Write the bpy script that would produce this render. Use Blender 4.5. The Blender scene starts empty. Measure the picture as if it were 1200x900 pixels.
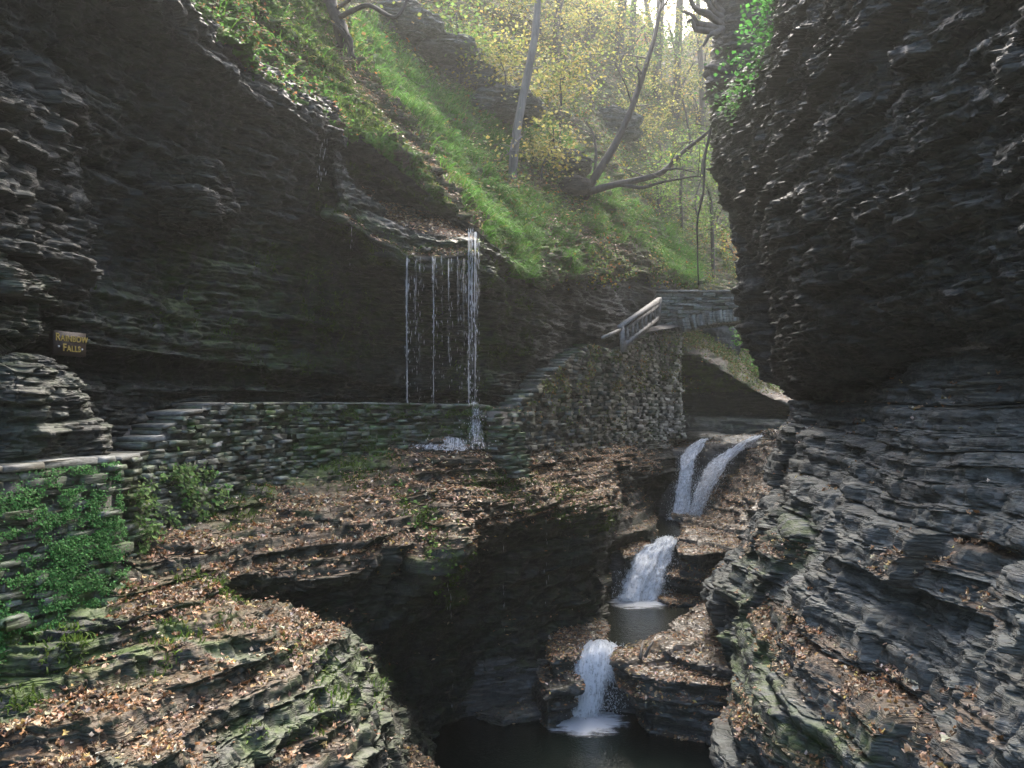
import bpy, math, random
import numpy as np

SEED = 7
rng = np.random.default_rng(SEED)
random.seed(SEED)
scene = bpy.context.scene
COL = scene.collection
F, U0, V0 = 1000.0, 600.0, 476.0          # focal length in photo pixels, principal column, horizon row


# ---------------------------------------------------------------- geometry helpers
def W(u, v, d):
    """a place d metres ahead of the photographer, seen in direction (u, v)"""
    return np.array([(u - U0) / F * d, d, (V0 - v) / F * d])


def WZ(u, v, z):
    """same direction, on the level plane z"""
    return W(u, v, z * F / (V0 - v))


def proj(P):
    d = np.maximum(P[..., 1], 0.3)
    return U0 + P[..., 0] / d * F, V0 - P[..., 2] / d * F


LAT = rng.random((64, 64, 64)).astype(np.float32) * 2 - 1


def vnoise(p):
    """value noise, p (...,3) -> -1..1"""
    i = np.floor(p)
    f = (p - i).astype(np.float32)
    f = f * f * (3 - 2 * f)
    i = i.astype(np.int64)
    x0, y0, z0 = i[..., 0] & 63, i[..., 1] & 63, i[..., 2] & 63
    x1, y1, z1 = (x0 + 1) & 63, (y0 + 1) & 63, (z0 + 1) & 63
    fx, fy, fz = f[..., 0], f[..., 1], f[..., 2]
    a = LAT[x0, y0, z0] * (1 - fx) + LAT[x1, y0, z0] * fx
    b = LAT[x0, y1, z0] * (1 - fx) + LAT[x1, y1, z0] * fx
    c = LAT[x0, y0, z1] * (1 - fx) + LAT[x1, y0, z1] * fx
    d = LAT[x0, y1, z1] * (1 - fx) + LAT[x1, y1, z1] * fx
    return (a * (1 - fy) + b * fy) * (1 - fz) + (c * (1 - fy) + d * fy) * fz


def fbm(p, octaves=4, gain=0.5):
    s, a, t = 0, 1.0, 0
    for k in range(octaves):
        s = s + a * vnoise(p * (2.03 ** k) + 11.7 * k)
        t += a
        a *= gain
    return s / t


def hash1(k, salt=0):
    k = (k.astype(np.int64) * 7919 + salt * 104729) & 0x7fffffff
    return LAT[k & 63, (k >> 6 ^ k * 31) & 63, (k >> 12 ^ k * 17) & 63]


def bed_table(lo, hi, seed):
    r = np.random.default_rng(seed)
    return np.cumsum(r.uniform(lo, hi, int(40 / lo))) - 12.0


BED_C, BED_M = bed_table(.4, 1.0, 1), bed_table(.12, .34, 2)
BED_F, BED_X = bed_table(.05, .14, 3), bed_table(.022, .05, 4)
BED_T = bed_table(.055, .19, 5)


def smooth(x, a, b):
    t = np.clip((x - a) / (b - a), 0, 1)
    return t * t * (3 - 2 * t)


def normals(P):
    du = np.gradient(P, axis=1)
    dv = np.gradient(P, axis=0)
    n = np.cross(du, dv)
    return n / np.maximum(np.linalg.norm(n, axis=-1, keepdims=True), 1e-9)


def catmull(pts, counts):
    """pts (n, m, 3) interpolated along axis 0, counts[i] samples in segment i"""
    n = len(pts)
    out = []
    for i in range(n - 1):
        p0, p1, p2, p3 = pts[max(i - 1, 0)], pts[i], pts[i + 1], pts[min(i + 2, n - 1)]
        t = np.arange(counts[i]) / counts[i]
        t = t.reshape(-1, *([1] * (pts.ndim - 1)))
        # half-strength tangents keep ledges from overshooting
        m1, m2 = (p2 - p0) * .38, (p3 - p1) * .38
        out.append((2 * t**3 - 3 * t**2 + 1) * p1 + (t**3 - 2 * t**2 + t) * m1
                   + (-2 * t**3 + 3 * t**2) * p2 + (t**3 - t**2) * m2)
    out.append(pts[-1:])
    return np.concatenate(out)


def net(rows, step=2.2, cap=140, world=False):
    """control net -> dense grid.  rows[i][j] = (u, v, d) or world points"""
    A = np.array([[p if world else W(*p) for p in r] for r in rows], float)
    u, v = proj(A)
    def counts(axis):
        L = np.hypot(np.diff(u, axis=axis), np.diff(v, axis=axis))
        L3 = np.linalg.norm(np.diff(A, axis=axis), axis=-1)
        L = np.minimum(L, L3 * 170)
        L = L.max(axis=1 - axis) * .5 + L.mean(axis=1 - axis) * .5
        return [int(min(max(2, math.ceil(l / step)), cap)) for l in L]
    cr, cc = counts(0), counts(1)
    A = catmull(A, cr)
    A = np.swapaxes(catmull(np.swapaxes(A, 0, 1), cc), 0, 1)
    return A


def strata(P, amp=1.0, terr=0.0, big=.18, blocks=1.0, flip=False, dip=(0., 0.), fine=1.0, rough=.03, chips=.5, coarse=1.0, thin=False):
    """weather a grid of points into bedded shale: ledges, partings, joint blocks"""
    N = normals(P) * (-1 if flip else 1)
    P = P + N * (big * fbm(P / 2.3 + 5, 3))[..., None]
    N = normals(P) * (-1 if flip else 1)
    x, y, z = P[..., 0], P[..., 1], P[..., 2]
    zc = z + dip[0] * x + dip[1] * y + .10 * vnoise(np.stack([x / 3.1, y / 3.1, z * .1], -1)) + .025 * vnoise(P / .7)
    if terr > 0:
        tt = BED_T if thin else BED_M
        k = np.searchsorted(tt, zc)
        lo, hi = tt[k - 1], tt[k]
        f = (zc - lo) / (hi - lo)
        s = .12 * f + .88 * smooth(f, .58, .95)
        P[..., 2] += terr * (lo + (hi - lo) * s - zc)
        z = P[..., 2]
    H = N.copy()
    H[..., 2] *= .15
    H /= np.maximum(np.linalg.norm(H, axis=-1, keepdims=True), .25)
    off = np.zeros_like(x)
    for tab, a, L, w, salt in ((BED_C, .17 * coarse, 2.6, 1.5, 1), (BED_M, .085, 1.2, .7, 2),
                               (BED_F, .052 * fine, .55, .38, 3), (BED_X, .024 * fine, .25, .2, 4)):
        k = np.searchsorted(tab, zc)
        lo, hi = tab[np.clip(k - 1, 0, len(tab) - 1)], tab[np.clip(k, 0, len(tab) - 1)]
        f = np.clip((zc - lo) / np.maximum(hi - lo, 1e-6), 0, 1)
        n = vnoise(np.stack([x / L, y / L, k * 7.31], -1)) + .5 * vnoise(np.stack([x / L * 2.7, y / L * 2.7, k * 3.7], -1))
        th = hash1(k, 50 + salt) * .5
        s = (x * np.cos(th + .5) + y * np.sin(th + .5)) / w + hash1(k, salt) * 9
        s2 = (x * np.sin(th + .3) - y * np.cos(th + .3)) / (w * 1.3) + hash1(k, salt + 9) * 9
        b = hash1(k * 131 + np.floor(s).astype(np.int64) * 17 + np.floor(s2).astype(np.int64) * 71, salt)
        off += a * (.5 * hash1(k, salt + 20) + .6 * n + blocks * .6 * b - .4 * (2 * f - 1) ** 12)
    P = P + H * (amp * off)[..., None]
    for w, hgt, a, salt in ((.42, .17, .085, 5), (.19, .075, .05, 6), (.085, .035, .026, 7)):      # angular chips between joints
        wz = vnoise(P / (w * 1.6) + 3.1 * salt)
        cx_, cy_, cz_ = (x * .81 + y * .59) / w + .9 * wz, (-x * .59 + y * .81) / (w * 1.25) - .7 * wz, (zc + .18 * x - .1 * y) / hgt + .5 * wz
        key = np.floor(cx_).astype(np.int64) * 73 + np.floor(cy_).astype(np.int64) * 179 + np.floor(cz_).astype(np.int64) * 283
        tilt = (cx_ - np.floor(cx_) - .5) * hash1(key, salt + 30) + (cz_ - np.floor(cz_) - .5) * hash1(key, salt + 40)
        P = P + H * (chips * amp * a * (hash1(key, salt) + .9 * tilt))[..., None]
    P = P + N * (rough * amp * fbm(P / .22, 3))[..., None]
    return P


def mesh_from(name, V, Fc, smooth_shade=False, attrs=None, colors=None):
    """V (n,3), Fc (m,k) fixed-size faces"""
    V = np.ascontiguousarray(V, np.float32)
    Fc = np.ascontiguousarray(Fc, np.int32)
    me = bpy.data.meshes.new(name)
    m, k = Fc.shape
    me.vertices.add(len(V))
    me.vertices.foreach_set('co', V.ravel())
    me.loops.add(m * k)
    me.loops.foreach_set('vertex_index', Fc.ravel())
    me.polygons.add(m)
    me.polygons.foreach_set('loop_start', np.arange(0, m * k, k, dtype=np.int32))
    if smooth_shade:
        me.polygons.foreach_set('use_smooth', np.ones(m, bool))
    me.update(calc_edges=True)
    for nm, a in (attrs or {}).items():
        a = np.ascontiguousarray(a, np.float32)
        if a.ndim == 1:
            at = me.attributes.new(nm, 'FLOAT', 'POINT')
            at.data.foreach_set('value', a)
        else:
            at = me.attributes.new(nm, 'FLOAT_VECTOR', 'POINT')
            at.data.foreach_set('vector', a.ravel())
    if colors is not None:
        at = me.attributes.new('col', 'FLOAT_COLOR', 'FACE')
        c = np.ones((m, 4), np.float32)
        c[:, :3] = colors
        at.data.foreach_set('color', c.ravel())
    return me


def link(name, me, mat=None, parent=None, loc=None):
    o = bpy.data.objects.new(name, me)
    COL.objects.link(o)
    if mat is not None:
        me.materials.append(mat)
    if parent is not None:
        o.parent = parent
        o.matrix_parent_inverse = parent_inv(parent)
    if loc is not None:
        o.location = loc
    return o


def parent_inv(p):
    from mathutils import Matrix
    return Matrix.Translation(p.location).inverted() if p.rotation_euler.z == 0 else p.matrix_basis.inverted()


def tag(o, label=None, cat=None, group=None, kind=None):
    if label: o['label'] = label
    if cat: o['category'] = cat
    if group: o['group'] = group
    if kind: o['kind'] = kind
    return o


def empty(name, loc, label, cat, group=None):
    o = bpy.data.objects.new(name, None)
    o.location = [float(c) for c in loc]
    o.empty_display_size = .2
    COL.objects.link(o)
    return tag(o, label, cat, group)


def grid_faces(r, c, wrap=False):
    i = np.arange(r * c).reshape(r, c)
    if wrap:
        i = np.concatenate([i, i[:, :1]], 1)
    return np.stack([i[:-1, :-1].ravel(), i[:-1, 1:].ravel(), i[1:, 1:].ravel(), i[1:, :-1].ravel()], 1)


SURF = {}


def surface(name, P, mat, flip=False, attrs=None, kind='structure', smooth_shade=False, faces=None):
    r, c = P.shape[:2]
    Fc = grid_faces(r, c) if faces is None else faces
    if flip:
        Fc = Fc[:, ::-1]
    V = P.reshape(-1, 3)
    at = {k: a.ravel() for k, a in (attrs or {}).items()}
    o = link(name, mesh_from(name, V, Fc, smooth_shade, at), mat)
    o['kind'] = kind
    SURF[o.name] = (V, Fc, at)
    return o


def seg_dist(u, v, line):
    d = np.full(np.shape(u), 1e9)
    for (a, b), (c, e) in zip(line[:-1], line[1:]):
        L = (c - a) ** 2 + (e - b) ** 2
        t = np.clip(((u - a) * (c - a) + (v - b) * (e - b)) / max(L, 1e-6), 0, 1)
        d = np.minimum(d, np.hypot(u - a - t * (c - a), v - b - t * (e - b)))
    return d


def band(u, v, line, w):
    """1 near a polyline, soft edge at w"""
    return 1 - smooth(seg_dist(u, v, line), w * .45, w * 1.15)


def face_points(name, n, r, dens):
    """n random points on surface `name`, accepted by dens(P, N) -> 0..1"""
    V, Fc, _ = SURF[name]
    A, B, C, D = (V[Fc[:, k]] for k in range(4))
    cr = np.cross(C - A, D - B)
    ar = np.linalg.norm(cr, axis=1) * .5
    N = cr / np.maximum(ar[:, None] * 2, 1e-9)
    ctr = (A + B + C + D) / 4
    w = ar * np.clip(dens(ctr, N), 0, 1)
    # weight by how large it shows from the path's side of the gorge: nearby ground gets its share, not all of it
    if w.sum() <= 0:
        return np.zeros((0, 3)), np.zeros((0, 3))
    idx = r.choice(len(Fc), n, p=w / w.sum())
    s, t = r.random((n, 1)), r.random((n, 1))
    P = (A[idx] * (1 - s) + B[idx] * s) * (1 - t) + (D[idx] * (1 - s) + C[idx] * s) * t
    return P, N[idx]


def scatter_mesh(tv, tf, P, T, B, N, size, jitter=None):
    """copies of a template (k verts, faces) -> V, F"""
    n, k = len(P), len(tv)
    t = np.broadcast_to(tv, (n, k, 3)).copy()
    if jitter is not None:
        t = t + jitter
    s = size.reshape(n, 1, -1) if size.ndim > 1 else size.reshape(n, 1, 1)
    t = t * s
    V = P[:, None, :] + t[..., :1] * T[:, None, :] + t[..., 1:2] * B[:, None, :] + t[..., 2:3] * N[:, None, :]
    Fc = (tf[None] + (np.arange(n) * k)[:, None, None]).reshape(-1, tf.shape[1])
    return V.reshape(-1, 3), Fc


def frames(N, r, spread=0.0):
    n = len(N)
    N = N + spread * r.normal(size=(n, 3))
    N = N / np.maximum(np.linalg.norm(N, axis=1, keepdims=True), 1e-6)
    R = r.normal(size=(n, 3))
    T = R - (R * N).sum(1, keepdims=True) * N
    T /= np.maximum(np.linalg.norm(T, axis=1, keepdims=True), 1e-6)
    return T, np.cross(N, T), N


def palette(r, n, cols, wts, var=.25):
    wts = wts if len(wts) == len(cols) else [1] * len(cols)
    c = np.array(cols)[r.choice(len(cols), n, p=np.array(wts) / np.sum(wts))]
    return np.clip(c * (1 + var * r.normal(size=(n, 1))) * (1 + .06 * r.normal(size=(n, 3))), .004, .9)


# leaf templates: a folded pointed oval and a lobed leaf (triangles)
LEAF_V = np.array([[-.5, 0, .02], [0, .30, .10], [.1, 0, 0], [.5, 0, .06], [0, -.30, .10]])
LEAF_F = np.array([[0, 2, 1], [1, 2, 3], [0, 4, 2], [2, 4, 3]])
LOBE_V = np.array([[0, 0, .0]] + [[.5 * q * math.cos(a), .5 * q * math.sin(a), z] for a, q, z in
                  [(0, 1.1, .12), (.5, .6, .05), (1.0, .95, .15), (1.6, .5, .04), (2.2, .8, .1), (3.1, .35, .0), (4.1, .8, .1), (4.7, .5, .04), (5.3, .95, .15), (5.8, .6, .05)]])
LOBE_F = np.array([[0, i, i % 10 + 1] for i in range(1, 11)])


def tube(pts, radii, sides=7, r=None, knob=0.0):
    pts = np.array(pts, float)
    n = len(pts)
    T = np.gradient(pts, axis=0)
    T /= np.maximum(np.linalg.norm(T, axis=1, keepdims=True), 1e-9)
    ref = np.array([0.31, .87, .2]) if abs(T[0][2]) > .6 else np.array([.1, .05, 1.])
    A = np.cross(T, ref)
    A /= np.maximum(np.linalg.norm(A, axis=1, keepdims=True), 1e-9)
    Bv = np.cross(T, A)
    a = np.arange(sides) / sides * 2 * math.pi
    rad = np.broadcast_to(np.array(radii, float)[:, None], (n, sides)).copy()
    if knob:
        rad *= 1 + knob * (r or rng).normal(size=(n, sides))
    V = pts[:, None] + rad[..., None] * (np.cos(a)[None, :, None] * A[:, None] + np.sin(a)[None, :, None] * Bv[:, None])
    Fq = grid_faces(n, sides, True)
    V = np.concatenate([V.reshape(-1, 3), pts[:1], pts[-1:]])
    i = np.arange(sides)
    c0 = np.stack([np.full(sides, n * sides), (i + 1) % sides, i, i], 1)
    c1 = np.stack([np.full(sides, n * sides + 1), (n - 1) * sides + i, (n - 1) * sides + (i + 1) % sides, (n - 1) * sides + (i + 1) % sides], 1)
    # caps as degenerate-free quads: split into fans of quads over pairs
    return V, Fq, (c0[:, :3], c1[:, :3])


class Bag:
    """collects tubes and boxes into ONE mesh of triangles"""
    def __init__(s):
        s.V, s.F, s.n = [], [], 0
    def add(s, V, Fc):
        Fc = np.asarray(Fc)
        if Fc.shape[1] == 4:
            Fc = np.concatenate([Fc[:, :3], Fc[:, [0, 2, 3]]])
        s.V.append(np.asarray(V, float)); s.F.append(Fc + s.n); s.n += len(V)
    def tube(s, pts, radii, sides=7, knob=0.0, caps=True):
        V, Fq, caps_ = tube(pts, radii, sides, knob=knob)
        Fq = np.concatenate([Fq[:, :3], Fq[:, [0, 2, 3]]] + (list(caps_) if caps else []))
        s.add(V, Fq)
    def box(s, c, sx, sy, sz, X=(1, 0, 0), Y=(0, 1, 0), Z=(0, 0, 1), jit=0.0):
        X, Y, Z = (np.array(a, float) for a in (X, Y, Z))
        V = np.array([np.array(c) + X * sx * a + Y * sy * b + Z * sz * e for a in (-.5, .5) for b in (-.5, .5) for e in (-.5, .5)])
        V += jit * rng.normal(size=V.shape)
        s.add(V, np.array([[0, 1, 3, 2], [4, 6, 7, 5], [0, 4, 5, 1], [2, 3, 7, 6], [0, 2, 6, 4], [1, 5, 7, 3]]))
    def mesh(s, name, smooth_shade=False, colors=None):
        return mesh_from(name, np.concatenate(s.V), np.concatenate(s.F), smooth_shade, None, colors)


# ---------------------------------------------------------------- materials
def new_mat(name):
    m = bpy.data.materials.new(name)
    m.use_nodes = True
    nt = m.node_tree
    nt.nodes.clear()
    out = nt.nodes.new('ShaderNodeOutputMaterial')
    return m, nt, out


class NB:
    def __init__(s, nt): s.nt = nt
    def n(s, typ, **kw):
        nd = s.nt.nodes.new('ShaderNode' + typ)
        for k, v in kw.items():
            if k.startswith('i_'):
                nd.inputs[k[2:].replace('_', ' ')].default_value = v
            else:
                setattr(nd, k, v)
        return nd
    def l(s, a, b): s.nt.links.new(a, b)
    def noise(s, vec, scale, detail=4, rough=.55, stretch=None):
        if stretch:
            mp = s.n('Mapping'); mp.inputs['Scale'].default_value = stretch
            s.l(vec, mp.inputs['Vector']); vec = mp.outputs[0]
        t = s.n('TexNoise'); t.inputs['Scale'].default_value = scale
        t.inputs['Detail'].default_value = detail; t.inputs['Roughness'].default_value = rough
        s.l(vec, t.inputs['Vector'])
        return t.outputs['Fac']
    def ramp(s, fac, stops):
        r = s.n('ValToRGB')
        e = r.color_ramp.elements
        while len(e) < len(stops): e.new(.5)
        for el, (p, c) in zip(e, stops):
            el.position = p
            el.color = (c, c, c, 1) if not hasattr(c, '__len__') else (*c, 1)
        s.l(fac, r.inputs[0])
        return r.outputs[0]
    def mix(s, fac, a, b, mode='MIX'):
        m = s.n('MixRGB', blend_type=mode)
        for sock, val in ((m.inputs[0], fac), (m.inputs[1], a), (m.inputs[2], b)):
            if hasattr(val, 'is_linked') or hasattr(val, 'links'): s.l(val, sock)
            elif hasattr(val, '__len__'): sock.default_value = (*val, 1)
            else: sock.default_value = val
        return m.outputs[0]
    def math(s, op, a, b=0.0, clamp=False):
        m = s.n('Math', operation=op, use_clamp=clamp)
        for sock, val in ((m.inputs[0], a), (m.inputs[1], b)):
            if hasattr(val, 'links'): s.l(val, sock)
            else: sock.default_value = val
        return m.outputs[0]
    def attr(s, name, out='Fac'):
        return s.n('Attribute', attribute_name=name).outputs[out]


def rock_mat(name, dark, light, brown=(.06, .045, .03), moss=(.035, .06, .012), rough=(.35, .75), moss_amt=1.0, bump=.9, spec=.5):
    m, nt, out = new_mat(name)
    b = NB(nt)
    pos = b.n('NewGeometry').outputs['Position']
    nrm = b.n('NewGeometry').outputs['Normal']
    lay = b.noise(pos, 1.6, 6, .65, (1, 1, 14))
    blot = b.noise(pos, .9, 5, .6)
    fine = b.noise(pos, 18, 5, .7, (1, 1, 2.2))
    base = b.mix(b.ramp(lay, [(.28, 0.), (.72, 1.)]), dark, light)
    base = b.mix(b.ramp(blot, [(.5, 0.), (.75, .75)]), base, brown)
    base = b.mix(.6, base, b.ramp(fine, [(.25, .35), (.75, 1.6)]), 'MULTIPLY')
    mp = b.n('Mapping'); mp.inputs['Scale'].default_value = (1, 1, 4.5); mp.inputs['Rotation'].default_value = (.08, -.06, .4)
    b.l(pos, mp.inputs['Vector'])
    sh = []
    for sc in (7., 22.):
        vt = b.n('TexVoronoi'); vt.inputs['Scale'].default_value = sc; vt.inputs['Randomness'].default_value = 1.
        b.l(mp.outputs[0], vt.inputs['Vector'])
        ss = b.n('SeparateColor'); b.l(vt.outputs['Color'], ss.inputs[0]); sh.append(ss.outputs[0])
    shards = b.math('ADD', b.math('MULTIPLY', sh[0], .55), b.math('MULTIPLY', sh[1], .45))
    base = b.mix(.7, base, b.ramp(shards, [(.15, .4), (.85, 1.75)]), 'MULTIPLY')
    base = b.mix(1., base, b.math('ADD', b.attr('tone'), 1.), 'MULTIPLY')
    sep = b.n('SeparateXYZ'); b.l(nrm, sep.inputs[0])
    up = b.ramp(b.math('ABSOLUTE', sep.outputs[2]), [(.1, .45), (.8, 1.)])
    mn = b.ramp(b.noise(pos, 3.2, 6, .7), [(.40, 0.), (.58, 1.)])
    mo = b.math('MULTIPLY', b.math('MULTIPLY', b.attr('moss'), mn), up)
    mo = b.math('MULTIPLY', mo, moss_amt, True)
    mcol = b.mix(b.noise(pos, 7, 3), tuple(.45 * c for c in moss), tuple(1.7 * c for c in moss))
    base = b.mix(mo, base, mcol)
    li = b.math('MULTIPLY', b.attr('litter'), b.ramp(sep.outputs[2], [(.35, 0.), (.75, 1.)]), True)
    lcol = b.ramp(b.noise(pos, 21, 4, .8), [(.3, (.02, .015, .01)), (.5, (.07, .04, .02)), (.7, (.16, .10, .05))])
    base = b.mix(b.math('MULTIPLY', li, .8), base, lcol)
    p = b.n('BsdfPrincipled')
    b.l(base, p.inputs['Base Color'])
    rg = b.n('MapRange'); rg.inputs['To Min'].default_value = rough[0]; rg.inputs['To Max'].default_value = rough[1]
    b.l(b.noise(pos, 2.5, 5, .7, (1, 1, 4)), rg.inputs['Value'])
    b.l(rg.outputs[0], p.inputs['Roughness'])
    p.inputs['Specular IOR Level'].default_value = spec
    h = b.mix(.5, b.noise(pos, 5, 5, .72, (1, 1, 9)), b.noise(pos, 26, 4, .7, (1, 1, 1.6)))
    h = b.mix(.45, h, shards)
    seam = b.ramp(b.noise(pos, 1.2, 3, .55, (.55, .55, 24)), [(.40, 1.), (.455, .25), (.50, 1.)])      # open partings between beds
    h = b.mix(.55, h, seam)
    base_seam = seam
    bp = b.n('Bump'); bp.inputs['Strength'].default_value = bump; bp.inputs['Distance'].default_value = .05
    b.l(h, bp.inputs['Height'])
    b.l(bp.outputs[0], p.inputs['Normal'])
    b.l(p.outputs[0], out.inputs[0])
    return m


def attr_mat(name, rough=.6, trans=.35, spec=.3, scale=40., contrast=(.75, 1.25)):
    """colour from the per-face attribute, light passing through"""
    m, nt, out = new_mat(name)
    b = NB(nt)
    pos = b.n('NewGeometry').outputs['Position']
    c = b.mix(1., b.attr('col', 'Color'), b.ramp(b.noise(pos, scale, 3), [(.3, contrast[0]), (.7, contrast[1])]), 'MULTIPLY')
    p = b.n('BsdfPrincipled')
    b.l(c, p.inputs['Base Color'])
    p.inputs['Roughness'].default_value = rough
    p.inputs['Specular IOR Level'].default_value = spec
    if trans > 0:
        t = b.n('BsdfTranslucent'); b.l(c, t.inputs[0])
        mx = b.n('MixShader'); mx.inputs[0].default_value = trans
        b.l(p.outputs[0], mx.inputs[1]); b.l(t.outputs[0], mx.inputs[2])
        b.l(mx.outputs[0], out.inputs[0])
    else:
        b.l(p.outputs[0], out.inputs[0])
    return m


def noise_mat(name, a, c, scale=6., rough=.7, stretch=None, bump=.4, dist=.02, moss=None):
    m, nt, out = new_mat(name)
    b = NB(nt)
    pos = b.n('NewGeometry').outputs['Position']
    f = b.noise(pos, scale, 6, .65, stretch)
    col = b.mix(b.ramp(f, [(.3, 0.), (.7, 1.)]), a, c)
    if moss:
        col = b.mix(b.ramp(b.noise(pos, 1.7, 5, .7), [(.45, 0.), (.62, .9)]), col, moss)
    p = b.n('BsdfPrincipled'); b.l(col, p.inputs['Base Color'])
    p.inputs['Roughness'].default_value = rough
    bp = b.n('Bump'); bp.inputs['Strength'].default_value = bump; bp.inputs['Distance'].default_value = dist
    b.l(b.noise(pos, scale * 3, 6, .7, stretch), bp.inputs['Height']); b.l(bp.outputs[0], p.inputs['Normal'])
    b.l(p.outputs[0], out.inputs[0])
    return m


def water_mat(name, col, ripple=6., bump=.25, rough=.04):
    m, nt, out = new_mat(name)
    b = NB(nt)
    pos = b.n('NewGeometry').outputs['Position']
    p = b.n('BsdfPrincipled')
    p.inputs['Base Color'].default_value = (*col, 1)
    p.inputs['Roughness'].default_value = rough
    p.inputs['IOR'].default_value = 1.33
    h = b.mix(.5, b.noise(pos, ripple, 4, .6, (1, .6, 1)), b.noise(pos, ripple * 3.1, 3, .6))
    bp = b.n('Bump'); bp.inputs['Strength'].default_value = bump; bp.inputs['Distance'].default_value = .05
    b.l(h, bp.inputs['Height']); b.l(bp.outputs[0], p.inputs['Normal'])
    b.l(p.outputs[0], out.inputs[0])
    return m


def fall_mat(name, lo=.35, hi=.6, sx=60., sy=3.):
    """white falling water: streaks with clear gaps, laid along the fall's own coordinates"""
    m, nt, out = new_mat(name)
    b = NB(nt)
    uvw = b.attr('fall', 'Vector')
    f1 = b.noise(uvw, 1., 5, .65, (sx, sy, 1))
    f2 = b.noise(uvw, 1., 4, .7, (sx * .3, sy * 2.2, 1))
    f = b.math('ADD', b.math('MULTIPLY', f1, .65), b.math('MULTIPLY', f2, .35))
    sep = b.n('SeparateXYZ'); b.l(uvw, sep.inputs[0])
    f = b.math('ADD', f, sep.outputs[2])              # z of the attribute: how full the water is there
    a = b.ramp(f, [(lo, 0.), (hi, 1.)])
    p = b.n('BsdfPrincipled')
    p.inputs['Base Color'].default_value = (.88, .91, .94, 1)
    p.inputs['Roughness'].default_value = .35
    t = b.n('BsdfTranslucent'); t.inputs[0].default_value = (.88, .91, .94, 1)
    w = b.n('MixShader'); w.inputs[0].default_value = .45
    b.l(p.outputs[0], w.inputs[1]); b.l(t.outputs[0], w.inputs[2])
    tr = b.n('BsdfTransparent')
    mx = b.n('MixShader')
    b.l(a, mx.inputs[0]); b.l(tr.outputs[0], mx.inputs[1]); b.l(w.outputs[0], mx.inputs[2])
    bp = b.n('Bump'); bp.inputs['Strength'].default_value = .6; bp.inputs['Distance'].default_value = .04
    b.l(f, bp.inputs['Height']); b.l(bp.outputs[0], p.inputs['Normal'])
    b.l(mx.outputs[0], out.inputs[0])
    return m


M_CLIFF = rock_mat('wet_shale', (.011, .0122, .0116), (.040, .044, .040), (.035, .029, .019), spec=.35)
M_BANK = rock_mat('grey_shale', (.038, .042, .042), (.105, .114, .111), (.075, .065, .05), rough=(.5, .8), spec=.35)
M_TERR = rock_mat('mossy_shale', (.013, .0142, .0132), (.041, .044, .038), (.045, .036, .022), moss=(.045, .072, .014), rough=(.45, .8), spec=.35, moss_amt=1.15)
M_HILL = rock_mat('hillside_soil', (.04, .035, .026), (.14, .125, .10), (.15, .095, .05), moss=(.075, .17, .026), rough=(.75, .98), moss_amt=1.3, spec=.12)
M_FAR = rock_mat('far_slope', (.04, .034, .025), (.12, .10, .075), (.2, .10, .04), moss=(.09, .13, .03), rough=(.7, .95))
M_STREAM = rock_mat('stream_rock', (.028, .03, .03), (.09, .093, .09), rough=(.15, .55))
M_LEAF = attr_mat('dead_leaf', .5, .15, .4)
M_GREEN = attr_mat('green_leaf', .65, .4, .15)
M_STONE = rock_mat('masonry_stone', (.042, .046, .042), (.135, .145, .13), moss=(.045, .09, .018), bump=.5, moss_amt=1.4)
M_BARK = noise_mat('bark', (.018, .015, .012), (.07, .06, .05), 9, .85, (1, 1, .2))
M_ROT = noise_mat('rotten_wood', (.012, .010, .008), (.045, .038, .03), 9, .9)
M_PALEBARK = noise_mat('pale_bark', (.05, .045, .038), (.16, .145, .125), 9, .85, (1, 1, .2))
M_WOOD = noise_mat('weathered_wood', (.12, .115, .105), (.30, .295, .275), 14, .75, (1, 1, 1))
M_SIGN = noise_mat('sign_board', (.022, .013, .009), (.045, .028, .02), 12, .5, (1, 1, 6))
M_LETTER = noise_mat('sign_letter', (.26, .19, .04), (.34, .26, .07), 20, .5, bump=.05)
M_METAL = noise_mat('screw_head', (.35, .35, .36), (.5, .5, .5), 20, .35, bump=.05)
M_DIRT = noise_mat('path_gravel', (.035, .033, .03), (.10, .095, .085), 14, .8)
M_POOL = water_mat('pool_water', (.004, .007, .006), 7., .36, .02)
M_STREAMW = water_mat('stream_water', (.014, .016, .012), 8., .35, .04)
M_FALL = fall_mat('white_water', .33, .52, 24, 5.)
M_VEIL = fall_mat('water_threads', .43, .70, 75., .7)
M_THIN = fall_mat('thin_water', .46, .70, 60, 5.)


# ---------------------------------------------------------------- the gorge: rock surfaces
def orient(P):
    N = normals(P)
    d = (N * (np.array([0, 0, .5]) - P)).sum(-1)
    return d.sum() < 0


def rock(name, rows, mat, step=2.2, world=False, moss=None, litter=None, kind='structure', cap=140, **st):
    P = net(rows, step, cap, world)
    fl = orient(P)
    u0, v0 = proj(P)
    P = strata(P, flip=fl, **st)
    u, v = u0, v0
    at = {'moss': np.zeros(u.shape), 'litter': np.zeros(u.shape)}
    if moss is not None: at['moss'] = moss(u, v, P)
    if litter is not None: at['litter'] = litter(u, v, P)
    return surface(name, P, mat, fl, at, kind)


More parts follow.
